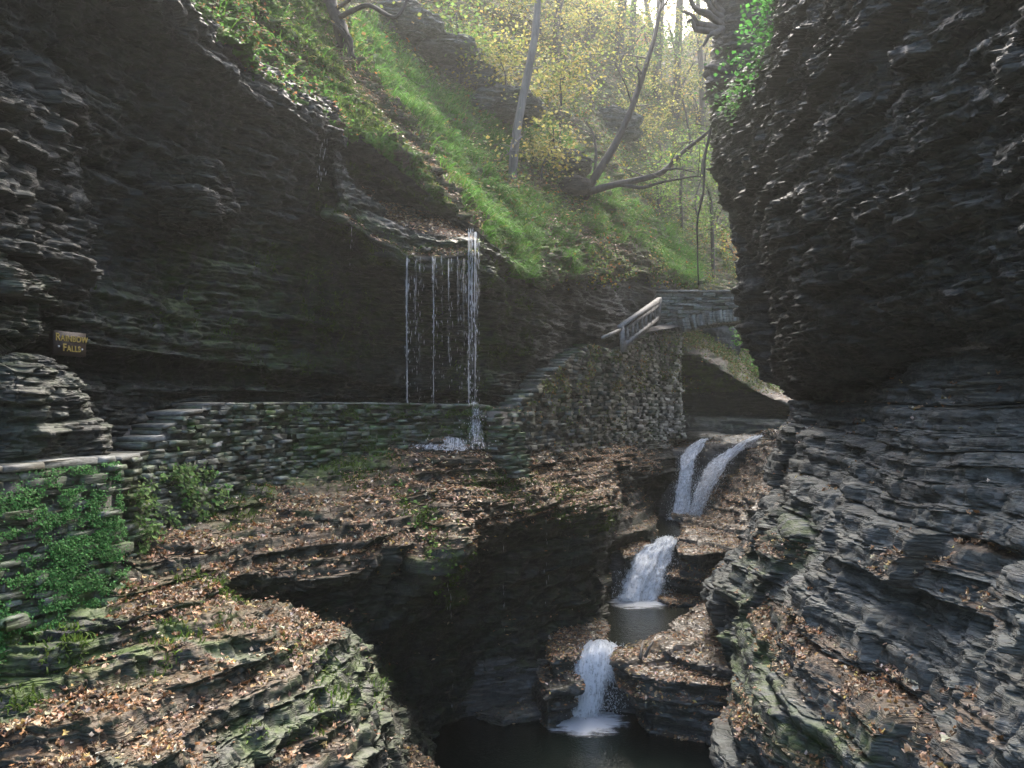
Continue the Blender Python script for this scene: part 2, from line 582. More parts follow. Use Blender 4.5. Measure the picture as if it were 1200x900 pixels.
# left cliff: plan points of the recessed wall (Wp) and of the overhanging lip (Lp), lip height, crack height, foot height
ST = [((-5.9, 2.0), (-4.5, 2.0), 4.7, .80, -1.6), ((-5.7, 6.5), (-4.3, 6.3), 4.7, .75, -1.6), ((-5.55, 9.2), (-4.05, 8.6), 4.68, .68, -1.6),
      ((-5.3, 10.4), (-3.85, 10.0), 4.65, .63, -1.5), ((-4.9, 12.3), (-3.65, 11.9), 4.65, .6, -.8), ((-4.25, 14.0), (-3.3, 13.5), 4.65, .55, -.3),
      ((-3.4, 16.2), (-3.08, 14.6), 4.62, .5, -.25), ((-2.9, 17.2), (-2.9, 14.75), 3.5, .42, -.25), ((-2.2, 18.3), (-1.9, 15.4), 2.68, .3, -.25),
      ((-1.1, 19.0), (-.8, 15.8), 2.74, .2, -.25), ((-.40, 18.6), (-.38, 16.7), 2.7, .15, -.25), ((.6, 20.6), (.25, 19.3), 2.8, .3, -.1),
      ((2.1, 24.6), (1.8, 23.6), 3.6, 1.3, 1.0), ((4.0, 28.3), (3.8, 27.6), 4.3, 2.2, 1.9), ((5.9, 32.2), (5.8, 31.6), 4.6, 2.6, 2.2), ((7.2, 36), (7.1, 35.6), 4.7, 2.8, 2.3)]


def cliff_row(f, zf, dz=0.0):
    out = []
    for (w, l, zl, zc, zb) in ST:
        p = np.array(w) + f * (np.array(l) - np.array(w))
        out.append((p[0], p[1], zf(zl, zc, zb)))
    return out


left_rows = [cliff_row(.82, lambda a, c, b: a + .55), cliff_row(.95, lambda a, c, b: a + .25), cliff_row(1.0, lambda a, c, b: a),
             cliff_row(.97, lambda a, c, b: a - .22), cliff_row(.74, lambda a, c, b: a - .42), cliff_row(.42, lambda a, c, b: a - .25 * (a - c)),
             cliff_row(.15, lambda a, c, b: a - .45 * (a - c)), cliff_row(.0, lambda a, c, b: a - .65 * (a - c)), cliff_row(.04, lambda a, c, b: c + .55),
             cliff_row(.14, lambda a, c, b: c + .10), cliff_row(-.16, lambda a, c, b: c + .01), cliff_row(-.16, lambda a, c, b: c - .12),
             cliff_row(.02, lambda a, c, b: c - .2 - .1 * (c - b)), cliff_row(.0, lambda a, c, b: .5 * (c + b)), cliff_row(.06, lambda a, c, b: b - .5)]
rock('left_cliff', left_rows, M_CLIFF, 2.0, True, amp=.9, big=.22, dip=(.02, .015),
     moss=lambda u, v, P: .85 * band(u, v, [(230, 330), (330, 330), (400, 380), (300, 400)], 70) + .9 * band(u, v, [(365, 230), (395, 250), (440, 290), (480, 305), (555, 300)], 26)
     + .7 * band(u, v, [(500, 380), (560, 420), (540, 460)], 40) + .9 * band(u, v, [(575, 320), (620, 340), (590, 400)], 40) + .25 + .5 * band(u, v, [(60, 350), (200, 400)], 50))

# rock shelf stepping back behind the end of the lip, leaf pile on its lower ledge
ledge_rows = [
    [(372, 128, 14.7), (395, 137, 15.0), (450, 180, 15.9), (515, 236, 16.5), (552, 266, 16.8), (575, 285, 17.0)],
    [(375, 140, 14.8), (395, 150, 15.2), (450, 192, 16.2), (512, 243, 16.7), (552, 272, 16.9), (575, 290, 17.1)],
    [(378, 165, 15.3), (396, 170, 16.0), (446, 200, 17.0), (505, 244, 17.2), (550, 275, 17.0), (575, 292, 17.2)],
    [(378, 190, 15.3), (395, 194, 15.9), (446, 207, 16.8), (520, 245, 16.8), (553, 278, 16.9), (575, 293, 17.2)],
    [(378, 205, 15.5), (395, 208, 16.3), (446, 220, 17.3), (518, 252, 17.2), (553, 281, 17.0), (575, 295, 17.2)],
    [(375, 232, 15.5), (395, 238, 16.1), (446, 241, 17.4), (522, 256, 17.2), (555, 283, 17.0), (575, 298, 17.2)],
    [(375, 245, 15.0), (395, 246, 15.3), (440, 260, 16.5), (505, 271, 16.3), (558, 284, 16.5), (575, 302, 17.2)],
    [(378, 252, 14.6), (400, 256, 14.6), (476, 298, 15.35), (520, 302, 15.6), (560, 298, 15.9), (575, 308, 16.9)],
    [(380, 256, 14.8), (402, 261, 14.9), (477, 307, 15.6), (520, 309, 15.9), (560, 306, 16.3), (575, 314, 17.2)]]
rock('rock_shelf', ledge_rows, M_CLIFF, 2.0, amp=.55, big=.10, fine=.8,
     moss=lambda u, v, P: 1.0 * band(u, v, [(395, 198), (450, 206), (515, 244)], 9) + .8 * band(u, v, [(390, 250), (440, 290), (480, 304), (550, 300)], 16) + .2,
     litter=lambda u, v, P: band(u, v, [(425, 252), (470, 275), (530, 285)], 30))

# hillside above the lip: columns listed bottom -> top, from near to far
HC = [
    [(-700, -900, 4.0), (-900, -1300, 4.2), (-1500, -1800, 5), (-2600, -2300, 5.5)],
    [(-262, -260, 6.4), (-330, -420, 6.6), (-420, -700, 7.2), (-700, -1100, 8)],
    [(88, -105, 8.2), (50, -220, 8.6), (-30, -420, 9.5), (-200, -700, 11)],
    [(205, 0, 9.9), (180, -80, 10.3), (130, -200, 11.2), (0, -420, 13)],
    [(252, 45, 10.9), (240, -25, 11.4), (205, -120, 12.4), (110, -320, 14.5)],
    [(310, 100, 12.4), (300, 30, 13.3), (275, -60, 14.6), (200, -260, 17)],
    [(386, 154, 14.5), (374, 85, 16.0), (345, -5, 17.8), (290, -190, 20.5)],
    [(452, 180, 16.0), (425, 105, 18.0), (388, 15, 20.0), (330, -150, 23)],
    [(515, 236, 16.6), (482, 165, 18.8), (440, 70, 21.2), (390, -90, 25)],
    [(556, 275, 16.9), (525, 205, 19.2), (480, 105, 22.2), (430, -60, 27)],
    [(592, 325, 18.0), (565, 240, 20.0), (520, 120, 23.8), (470, -50, 29)],
    [(640, 328, 20.2), (612, 235, 22.6), (572, 110, 27), (520, -50, 32)],
    [(700, 320, 24.0), (672, 232, 26.4), (630, 110, 31), (570, -50, 37)],
    [(752, 318, 27.6), (730, 240, 30.5), (692, 120, 36), (640, -30, 42)],
    [(800, 330, 31.6), (782, 268, 34.5), (745, 150, 41), (710, 20, 48)],
    [(842, 345, 34), (832, 300, 38), (800, 205, 46), (770, 90, 54)],
    [(905, 350, 40), (895, 318, 44), (880, 240, 52), (860, 150, 60)],
    [(1000, 355, 46), (1000, 325, 50), (1000, 260, 58), (1000, 180, 66)]]
hill_rows = [[c[3 - k] for c in HC] for k in range(4)]
hill_rows[-1] = [tuple(np.array(p) + np.array([-4, -9, 0])) if 3 <= i <= 10 else p for i, p in enumerate(hill_rows[-1])]
hill_rows.append([tuple(np.array(p) + np.array([-3, 2, .7])) for p in hill_rows[-1]])
GRASS = [([(425, 45), (470, 95), (525, 165), (570, 225), (605, 290), (600, 330)], 30), ([(615, 150), (650, 178), (690, 215)], 24), ([(530, 125), (560, 140), (590, 180)], 20),
         ([(600, 245), (640, 260), (670, 300)], 26), ([(745, 265), (780, 280), (805, 315)], 22), ([(480, 30), (530, 60)], 18), ([(690, 250), (720, 270)], 20), ([(720, 235), (790, 300)], 18)]
MOSSY = [([(300, -20), (345, 10), (385, 62), (430, 130), (480, 185), (530, 245)], 34), ([(225, 10), (290, 70), (350, 120), (385, 150)], 40)]
GULLY = [([(400, 60), (450, 125), (500, 185), (555, 262)], 16), ([(470, 60), (530, 110), (590, 165)], 18)]
hmoss = lambda u, v, P: np.clip(sum(band(u, v, l, w) for l, w in GRASS + MOSSY) + .35, 0, 1.3) * (1 - .75 * band(u, v, *GULLY[0]))
hlit = lambda u, v, P: np.clip(.45 + band(u, v, GULLY[0][0], 22) + band(u, v, [(560, 190), (640, 225), (700, 270)], 40) - .8 * sum(band(u, v, l, w) for l, w in GRASS[:2]), 0, 1)
rock('hillside', hill_rows, M_HILL, 2.6, amp=.9, big=.28, fine=1.3, rough=.06, chips=1., moss=hmoss, litter=hlit)

# left bank below the path: back edge, terrace, brink, deep undercut down to the pool
TC = [
    [(-900, 1200, 3.0), (-800, 1400, 3.1), (-700, 1700, 3.2), (-600, 2200, 3.3), (-600, 2300, 3.3), (-600, 2400, 3.3), (-600, 2500, 3.3), (-600, 2550, 3.3)],
    [(-296, 948, 5.30), (-141, 961, 5.40), (13, 990, 5.45), (145, 1067, 5.50), (204, 1134, 5.55), (284, 1248, 5.70), (346, 1357, 5.90), (370, 1509, 6.10)],
    [(-7, 790, 7.00), (72, 797, 7.10), (166, 826, 7.15), (267, 886, 7.20), (324, 952, 7.25), (384, 1044, 7.40), (416, 1134, 7.60), (433, 1271, 7.80)],
    [(136, 688, 8.40), (200, 705, 8.50), (273, 733, 8.55), (353, 796, 8.60), (403, 863, 8.65), (441, 942, 8.80), (456, 1020, 9.00), (470, 1150, 9.20)],
    [(200, 640, 9.5), (243, 672, 9.5), (250, 704, 9.85), (388, 738, 9.4), (430, 790, 9.8), (470, 840, 10.6), (490, 880, 12), (498, 900, 13.6)],
    [(300, 572, 12.0), (318, 668, 10.5), (322, 704, 11.1), (402, 742, 10.6), (440, 780, 11.2), (470, 830, 12.2), (490, 868, 13.4), (500, 884, 14.4)],
    [(420, 537, 14.0), (440, 656, 11.7), (434, 682, 12.4), (440, 722, 12.6), (446, 745, 13.0), (458, 775, 13.7), (490, 825, 14.5), (505, 866, 15.0)],
    [(500, 525, 15.5), (510, 560, 14.8), (522, 600, 13.6), (528, 645, 12.3), (515, 675, 13.6), (520, 740, 14.8), (535, 800, 15.6), (540, 846, 15.9)],
    [(560, 530, 16.6), (567, 552, 16.0), (572, 580, 15.2), (566, 612, 14.6), (562, 650, 15.6), (570, 720, 16.0), (580, 790, 16.3), (585, 838, 16.3)],
    [(600, 532, 17.8), (602, 552, 17.0), (610, 575, 16.2), (612, 602, 15.6), (605, 640, 16.5), (610, 710, 16.8), (620, 780, 16.6), (625, 835, 16.4)],
    [(650, 525, 20.4), (652, 544, 19.2), (655, 568, 18), (664, 597, 16.9), (660, 630, 17.7), (660, 690, 17.9), (660, 750, 17.6), (655, 832, 16.6)],
    [(690, 520, 22.6), (695, 542, 21.3), (700, 566, 19.5), (700, 592, 18.0), (704, 615, 18.5), (690, 665, 18.6), (700, 720, 18.6), (690, 800, 17.8)],
    [(715, 517, 24.2), (720, 535, 22.7), (722, 556, 21.3), (716, 580, 20.4), (716, 605, 21), (712, 650, 21.3), (715, 700, 21.3), (715, 760, 21)],
    [(750, 517, 26.2), (748, 532, 25.1), (745, 545, 24.3), (740, 556, 24.0), (745, 566, 25.6), (748, 590, 26.2), (750, 612, 26), (750, 640, 26)],
    [(795, 519, 28.4), (790, 530, 27.4), (787, 541, 26.8), (790, 552, 26.6), (792, 565, 27.6), (794, 590, 27.6), (795, 612, 27), (795, 640, 27)],
    [(830, 512, 33), (830, 525, 32), (830, 540, 31), (830, 555, 30.6), (830, 570, 30.6), (830, 590, 30.4), (830, 610, 30), (830, 640, 30)]]
terr_rows = [[W(*c[k]) + np.array([.30 * min(1, max(0, k - 1) / 2) * (j in (1, 2, 3)), 0, 0]) for j, c in enumerate(TC)] for k in range(8)]
terr_rows.insert(0, [q + np.array([-.9, .7, .0]) for q in terr_rows[0]])
LEAFY = [([(150, 700), (250, 690), (330, 655), (450, 640), (540, 620)], 34), ([(200, 660), (330, 605), (450, 590), (560, 570), (650, 570)], 40), ([(480, 535), (560, 545), (650, 545), (700, 570)], 36),
         ([(40, 890), (110, 840), (215, 815), (150, 880)], 55), ([(280, 800), (340, 780)], 24), ([(380, 860), (330, 890)], 26), ([(230, 730), (300, 735), (370, 740)], 26), ([(150, 740), (230, 790), (270, 800)], 22), ([(420, 600), (560, 600), (690, 590)], 22), ([(640, 520), (760, 540)], 16)]
tlit = lambda u, v, P: np.clip(sum(band(u, v, l, w) for l, w in LEAFY), 0, 1)
tmoss = lambda u, v, P: np.clip(.35 + .8 * band(u, v, [(0, 800), (100, 760), (220, 720)], 70) + .9 * band(u, v, [(440, 530), (470, 580), (520, 640), (525, 700)], 24) + .7 * band(u, v, [(250, 600), (400, 560)], 40)
                                + .4 * band(u, v, [(300, 850), (420, 800), (330, 770)], 50) + .6 * band(u, v, [(560, 560), (700, 600)], 30), 0, 1.2)
rock('left_bank', terr_rows, M_TERR, 2.0, True, amp=.95, terr=.85, big=.12, blocks=1.1, thin=True, fine=1.2, moss=tmoss, litter=tlit)

# lower bench on the left of the cascade, below the terrace nose
bench_rows = [[(690, 562, 21.8), (712, 560, 23), (735, 562, 24.4), (752, 574, 25.8), (765, 590, 26.5)],
              [(690, 590, 20.6), (712, 588, 21.8), (735, 590, 23.2), (752, 596, 24.6), (766, 602, 25.6)],
              [(694, 622, 20.0), (712, 622, 20.8), (735, 622, 21.8), (756, 621, 22.6), (768, 622, 23.6)],
              [(698, 638, 20.6), (712, 638, 21.3), (735, 640, 22.2), (752, 636, 23.0), (768, 634, 24)],
              [(700, 668, 20.8), (712, 668, 21.3), (733, 668, 22.0), (750, 655, 23.0), (768, 650, 24)],
              [(702, 706, 20.8), (712, 704, 21.2), (728, 702, 21.9), (745, 690, 22.6), (768, 680, 24)]]
rock('lower_bench', bench_rows, M_TERR, 1.8, amp=.55, terr=.8, big=.08, moss=lambda u, v, P: .5 + 0 * u, litter=lambda u, v, P: .7 * (v < 625))

# right cliff above the crack: hull-like overhang, rows from the crack upwards, columns near -> far
RC = [
    [(2600, 260, 2.0), (2550, 130, 1.9), (2500, -300, 1.8), (2500, -900, 1.8), (2550, -2200, 1.9), (2900, -3600, 2.2)],
    [(1420, 352, 5.0), (1360, 290, 4.6), (1340, 80, 4.4), (1340, -200, 4.4), (1360, -700, 4.6), (1460, -1300, 5)],
    [(1205, 398, 7.3), (1180, 345, 6.6), (1150, 190, 6.3), (1140, 0, 6.2), (1150, -260, 6.4), (1200, -560, 7)],
    [(1085, 423, 9.4), (1060, 375, 8.7), (1030, 245, 8.1), (1012, 90, 7.9), (1015, -70, 8.1), (1050, -250, 9)],
    [(1000, 441, 12.2), (975, 400, 11.4), (940, 285, 10.8), (922, 150, 10.6), (926, 30, 10.8), (955, -70, 11.6)],
    [(952, 451, 15.6), (926, 420, 14.8), (906, 335, 14.2), (874, 215, 14.0), (882, 118, 14.2), (915, 50, 15.2)],
    [(926, 457, 19.5), (916, 425, 18.6), (914, 352, 18.0), (858, 245, 17.6), (842, 165, 17.8), (864, 92, 18.6)],
    [(940, 460, 23), (930, 430, 22.4), (926, 350, 22), (875, 250, 21.8), (856, 180, 22), (880, 110, 22.6)],
    [(1010, 462, 27), (1000, 430, 27), (980, 340, 27), (970, 250, 27), (970, 180, 27), (980, 110, 27)]]
rc_rows = [[c[k] for c in RC] for k in range(6)]
rc_top = [tuple(np.array(c[5]) + np.array([120 + 0 * i, -10, 3.0])) for i, c in enumerate(RC)]
rc_top2 = [tuple(np.array(c[5]) + np.array([500, -60, 5.0])) for c in RC]
rc_back = [tuple(np.array(c[0]) + np.array([60, 8, .9])) for c in RC]
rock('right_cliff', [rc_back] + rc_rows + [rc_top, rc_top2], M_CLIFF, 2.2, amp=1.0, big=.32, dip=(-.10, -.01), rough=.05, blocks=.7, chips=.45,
     moss=lambda u, v, P: .1 + .8 * band(u, v, [(940, -10), (900, 60), (850, 105), (835, 150)], 18))

# darker column of the right wall further up the gorge
col_rows = [[(1100, 455, 24), (930, 455, 24), (890, 440, 25), (900, 430, 29)], [(1100, 250, 24), (900, 250, 24), (848, 250, 25), (860, 250, 29)],
            [(1080, 110, 24), (890, 115, 24), (838, 112, 25), (850, 115, 29)], [(1080, 30, 24), (890, 30, 24), (832, 34, 25), (846, 34, 29)],
            [(1080, -60, 24), (890, -60, 24), (826, -40, 25), (840, -40, 29)], [(1080, -220, 25), (900, -220, 25), (840, -200, 26), (860, -200, 30)]]
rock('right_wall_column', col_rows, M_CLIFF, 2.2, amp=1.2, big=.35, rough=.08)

# right bank below the crack
BC = [
    [(2600, 300, 2.2), (2500, 900, 2.0), (2400, 1500, 1.9), (2300, 2200, 1.85), (2250, 2700, 1.85), (2200, 3200, 1.85), (2200, 3700, 1.85)],
    [(1440, 356, 5.1), (1430, 540, 4.8), (1400, 720, 4.5), (1380, 900, 4.3), (1360, 1100, 4.2), (1340, 1400, 4.2), (1320, 1800, 4.2)],
    [(1210, 400, 7.5), (1205, 500, 7.1), (1195, 600, 6.8), (1180, 710, 6.4), (1165, 830, 6.1), (1140, 980, 6.0), (1110, 1300, 6.0)],
    [(1090, 424, 9.6), (1088, 500, 9.1), (1070, 600, 8.6), (1058, 700, 8.1), (1042, 800, 7.8), (1020, 930, 7.6), (1000, 1150, 7.7)],
    [(1003, 442, 12.6), (988, 520, 11.9), (968, 600, 11.2), (945, 695, 10.4), (925, 785, 9.9), (905, 870, 9.6), (890, 1040, 9.6)],
    [(955, 452, 16.0), (935, 520, 15.5), (915, 600, 14.6), (892, 680, 13.0), (876, 765, 11.9), (866, 850, 11.5), (864, 985, 11.6)],
    [(934, 458, 19.6), (917, 520, 19.0), (892, 600, 18.2), (848, 660, 17.2), (828, 695, 16.9), (848, 742, 17.3), (890, 830, 17.5)],
    [(938, 460, 23), (926, 520, 22.6), (912, 590, 22), (880, 650, 21.3), (868, 700, 21), (880, 740, 21), (900, 800, 21)],
    [(990, 466, 30), (960, 500, 29), (930, 550, 28), (910, 600, 27), (900, 640, 27), (910, 680, 27), (920, 720, 27)]]
bank_rows = [[c[k] for c in BC] for k in range(7)]
RLEAF = [([(900, 720), (960, 745), (1040, 790), (1080, 810)], 26), ([(920, 740), (985, 800), (1060, 860), (1140, 890)], 34), ([(880, 830), (920, 880), (960, 900)], 26), ([(1060, 660), (1140, 650), (1180, 640)], 20), ([(1150, 705), (1200, 715)], 20), ([(880, 640), (930, 640)], 14), ([(1140, 820), (1200, 870)], 20)]
rlit = lambda u, v, P: np.clip(sum(band(u, v, l, w) for l, w in RLEAF), 0, 1)
rock('right_bank', bank_rows, M_BANK, 2.0, amp=1.0, terr=.55, big=.25, blocks=.8, rough=.03, chips=.35, coarse=1.7, dip=(-.05, 0),
     moss=lambda u, v, P: np.clip(.12 + .8 * band(u, v, [(890, 660), (930, 640), (940, 610)], 26) + .9 * band(u, v, [(880, 720), (890, 800), (960, 880), (1060, 870)], 40), 0, 1), litter=rlit)

# stream bed: cross-rows climbing from the pool through the three steps
bed = []
for y, z in ((8, -7.6), (12, -7.0), (15.6, -6.6), (16.1, -6.2), (16.35, -4.98), (17.4, -4.95), (20.6, -4.95), (21.2, -4.8), (21.7, -3.8), (22.2, -3.62), (25.8, -3.68), (26.5, -3.4), (27.1, -2.0), (27.8, -1.3), (32, -1.25), (42, -1.1), (52, 1.5)):
    bed.append([(x, y + .25 * math.sin(x * 1.7), z + (.25 if abs(x - 3) > 3 else 0)) for x in (-3.5, -1, .6, 1.6, 2.6, 3.6, 4.6, 5.6, 6.8, 8.2, 10, 14)])
rock('stream_bed', bed, M_STREAM, 2.2, True, amp=.35, big=.10, terr=.5, moss=lambda u, v, P: .15 + 0 * u)

# right bank of the upper fall: layered ledges under leaves
ub_rows = [[(818, 524, 28.6), (845, 516, 28.6), (872, 512, 28.6), (900, 508, 28.8), (930, 505, 29)],
           [(824, 560, 27.0), (850, 546, 27.2), (880, 528, 27.4), (905, 522, 27), (930, 520, 27)],
           [(815, 585, 26.2), (842, 574, 26), (870, 560, 25.8), (900, 550, 25.2), (930, 545, 25)],
           [(800, 606, 25.6), (828, 600, 25), (858, 592, 24.2), (890, 585, 23.6), (930, 580, 23.4)],
           [(798, 622, 24.6), (820, 622, 23.8), (845, 622, 23), (875, 622, 22.4), (930, 622, 22.2)],
           [(797, 650, 24.8), (818, 652, 24), (843, 656, 23.2), (872, 660, 22.6), (930, 660, 22.4)]]
rock('upper_ledges', ub_rows, M_STREAM, 1.8, amp=.8, terr=.35, big=.18, blocks=1.5, chips=1., moss=lambda u, v, P: .3 + 0 * u, litter=lambda u, v, P: .8 + 0 * u)

# rock under and beyond the bridge
gb_rows = [[(770, 372, 37), (800, 378, 37), (840, 392, 39), (885, 425, 41), (925, 455, 43), (990, 480, 45)],
           [(770, 392, 33.2), (800, 400, 33.2), (845, 424, 33.2), (888, 452, 33.2), (925, 470, 33.4), (980, 485, 34)],
           [(770, 410, 33.0), (800, 418, 32.8), (845, 440, 32.8), (885, 464, 32.8), (925, 480, 33.2), (980, 492, 34)],
           [(770, 450, 33.8), (800, 455, 33.8), (850, 470, 33.8), (890, 482, 33.8), (925, 488, 34), (980, 495, 34.5)],
           [(770, 484, 34.2), (800, 485, 34.2), (850, 487, 34.2), (895, 489, 34), (925, 491, 34), (980, 497, 34.5)],
           [(770, 489, 32.4), (800, 489, 32.4), (850, 490, 32.4), (905, 491, 32.4), (935, 493, 33), (980, 499, 34)],
           [(770, 514, 32.0), (800, 514, 32.0), (850, 511, 32.0), (905, 508, 32), (935, 508, 32.6), (980, 506, 34)]]
rock('gorge_head', gb_rows, M_TERR, 1.8, amp=.6, big=.12, moss=lambda u, v, P: .9 * (v < 460) + .25, litter=lambda u, v, P: .8 * band(u, v, [(800, 395), (860, 430), (920, 465)], 20))

rock('gorge_wall', [[(755, 352, 37), (800, 354, 37), (840, 360, 37), (866, 370, 37.4)], [(755, 420, 36.4), (800, 420, 36.4), (840, 425, 36.4), (868, 440, 36.8)], [(755, 490, 36), (800, 490, 36), (840, 490, 36), (866, 490, 36.6)]], M_CLIFF, 2.0, amp=.7, big=.2)


def slab(name, zt, poly, thick, mat, under=.25, seed=1, amp=.85, litter=.8, moss=.3, tilt=(0, 0), step=.035):
    """flat rock bench: outline of its top as seen from the path, laid on level zt"""
    c = np.array([WZ(u, v, zt) for u, v in poly])
    n = len(c)
    dense = np.concatenate([c[i] + (c[(i + 1) % n] - c[i]) * np.linspace(0, 1, max(3, int(np.linalg.norm(c[(i + 1) % n] - c[i]) / step)), endpoint=False)[:, None] for i in range(n)])
    ctr = dense.mean(0)
    rows = []
    for f in np.linspace(0.02, 1, max(10, int(np.linalg.norm(dense - ctr, axis=1).mean() / step))):
        q = ctr + (dense - ctr) * f
        q[:, 2] = zt + tilt[0] * (q[:, 0] - ctr[0]) + tilt[1] * (q[:, 1] - ctr[1]) - .05 * f ** 6
        rows.append(q)
    for h in np.linspace(0, 1, max(6, int(thick / step)))[1:]:
        q = ctr + (dense - ctr) * (1 - under * math.sin(h * 1.6) * min(1, .9 / np.linalg.norm(dense - ctr, axis=1).mean()))
        q[:, 2] = rows[len(rows) - 1][:, 2] * 0 + zt + tilt[0] * (q[:, 0] - ctr[0]) + tilt[1] * (q[:, 1] - ctr[1]) - .05 - h * thick
        rows.append(q)
    P = np.array(rows)
    P = np.concatenate([P, P[:, :1]], 1)
    N = normals(P)
    fl = N[3, :, 2].mean() < 0
    P = strata(P, flip=fl, amp=amp, terr=.35, big=.05, rough=.025, fine=1.5, chips=.4, blocks=.9)
    P[:, -1] = P[:, 0]
    s = P.shape[:2]
    return surface(name, P, mat, fl, {'moss': np.full(s, moss), 'litter': np.full(s, litter)})


slab('rock_ledge', -4.42, [(765, 747), (780, 728), (800, 712), (832, 700), (880, 712), (925, 750), (910, 790), (860, 783), (815, 773), (785, 765)], 1.3, M_STREAM, .35)
slab('rock_ledge', -4.62, [(724, 768), (735, 752), (765, 748), (800, 752), (850, 765), (900, 790), (850, 800), (790, 792), (745, 786)], 1.2, M_STREAM, .3, seed=2)
slab('rock_ledge', -5.52, [(720, 812), (760, 802), (830, 800), (910, 806), (915, 850), (860, 838), (800, 825), (750, 820)], .5, M_STREAM, .1, seed=3, litter=.5)
slab('rock_ledge', -4.52, [(764, 697), (775, 683), (800, 672), (840, 668), (860, 700), (815, 702), (785, 704)], .6, M_STREAM, .2, seed=4)
slab('rock_ledge', -4.0, [(778, 668), (792, 652), (815, 648), (870, 650), (880, 680), (820, 674)], .8, M_STREAM, .2, seed=5)
slab('rock_ledge', -3.42, [(790, 645), (795, 628), (815, 618), (850, 612), (870, 640), (820, 648)], .8, M_STREAM, .25, seed=6)
slab('rock_ledge', -4.60, [(640, 742), (665, 722), (690, 716), (712, 733), (708, 745), (690, 752), (670, 765), (648, 768)], 1.3, M_STREAM, .2, seed=7, litter=.6)
slab('rock_ledge', -5.05, [(625, 785), (650, 768), (682, 765), (690, 780), (672, 800), (640, 808)], .9, M_STREAM, .15, seed=8, litter=.3)
slab('rock_ledge', -5.6, [(560, 828), (600, 812), (650, 806), (668, 818), (640, 830), (590, 838)], .5, M_STREAM, .05, seed=9, litter=.1)
slab('rock_ledge', -3.6, [(728, 640), (738, 632), (758, 631), (764, 637), (748, 646), (732, 650)], .35, M_STREAM, .2, seed=10, litter=.9)
slab('rock_ledge', -4.3, [(440, 905), (455, 872), (490, 862), (530, 885), (545, 930), (490, 960)], 1.2, M_TERR, .1, seed=11)
slab('rock_ledge', -4.7, [(852, 905), (868, 884), (890, 878), (915, 890), (920, 930), (870, 930)], 1.0, M_STREAM, .1, seed=12)

# boulder-like outcrops of the left wall beside the path
def outcrop(name, c, rad, mat, seed, moss=.4, **st):
    n, m = 240, 300
    th = np.linspace(.02, math.pi - .02, n)[:, None]
    ph = np.linspace(0, 2 * math.pi, m)[None]
    S = np.stack([np.sin(th) * np.cos(ph), np.sin(th) * np.sin(ph), np.cos(th) + 0 * ph], -1)
    S = np.sign(S) * np.abs(S) ** .8
    P = np.array(c) + S * np.array(rad) * (1 + .25 * fbm(S * 1.3 + seed, 3))[..., None]
    fl = ((normals(P) * S).sum(-1).mean() < 0)
    P = strata(P, flip=fl, **st)
    P[:, -1] = P[:, 0]
    s = P.shape[:2]
    return surface(name, P, mat, fl, {'moss': np.full(s, moss), 'litter': np.full(s, 0.)})


outcrop('rock_outcrop', (-4.95, 8.3, -.25), (.75, .9, .75), M_CLIFF, 3, amp=.9)
outcrop('rock_outcrop', (-5.6, 8.7, 2.3), (.95, 1.5, 1.4), M_CLIFF, 6, .15, amp=1.1)
outcrop('rock_outcrop', (-5.2, 8.0, 1.0), (.6, 1.2, .45), M_CLIFF, 9, .5, amp=1.)
outcrop('rock_outcrop', (-4.45, 12.0, 2.9), (.5, .7, .45), M_CLIFF, 12, .2, amp=1.)

# path behind the parapet and stairs surface
pth = [[(-5.9, 3, -1.35), (-5.6, 7, -1.35), (-5.4, 9.5, -1.35), (-5.2, 10.6, -1.3), (-5.0, 11.0, -.35), (-4.6, 12.6, -.12), (-3.6, 15.6, -.08), (-2.2, 18, -.08), (-.8, 18.8, -.06), (.8, 20.2, .1), (2.4, 23.4, 1.4), (4.3, 26.8, 2.3), (6.4, 30.5, 2.9)],
       [(-4.6, 3, -1.35), (-4.6, 7, -1.35), (-4.6, 9.5, -1.35), (-4.55, 10.2, -1.3), (-4.4, 10.7, -.5), (-3.85, 12.6, -.15), (-2.75, 14.8, -.12), (-1.2, 16.5, -.1), (-.1, 17.2, -.06), (.3, 18.4, .1), (2.1, 22.7, 1.4), (3.7, 25.6, 2.2), (5.4, 29.8, 2.9)]]
rock('path', pth, M_DIRT, 3, True, amp=.15, big=.02, rough=.05)

gm = bpy.data.meshes.new('ground')
gm.from_pydata([(-400, -200, -9), (400, -200, -9), (400, 600, -9), (-400, 600, -9)], [], [(0, 1, 2, 3)])
tag(link('ground', gm, M_DIRT), kind='structure')


# ---------------------------------------------------------------- masonry
ST_V = []
for xx, sc in ((-.5, 1.), (.46, 1.), (.5, .96)):
    for a, e in ((-.5, -.5), (.5, -.5), (.5, .5), (-.5, .5)):
        ST_V.append((a * (sc if sc < 1 else 1), xx, e * (sc * .9 if sc < 1 else 1)))
ST_V = np.array(ST_V)
ST_F = np.array([[0, 1, 5, 4], [1, 2, 6, 5], [2, 3, 7, 6], [3, 0, 4, 7], [4, 5, 9, 8], [5, 6, 10, 9], [6, 7, 11, 10], [7, 4, 8, 11], [8, 9, 10, 11], [3, 2, 1, 0]])


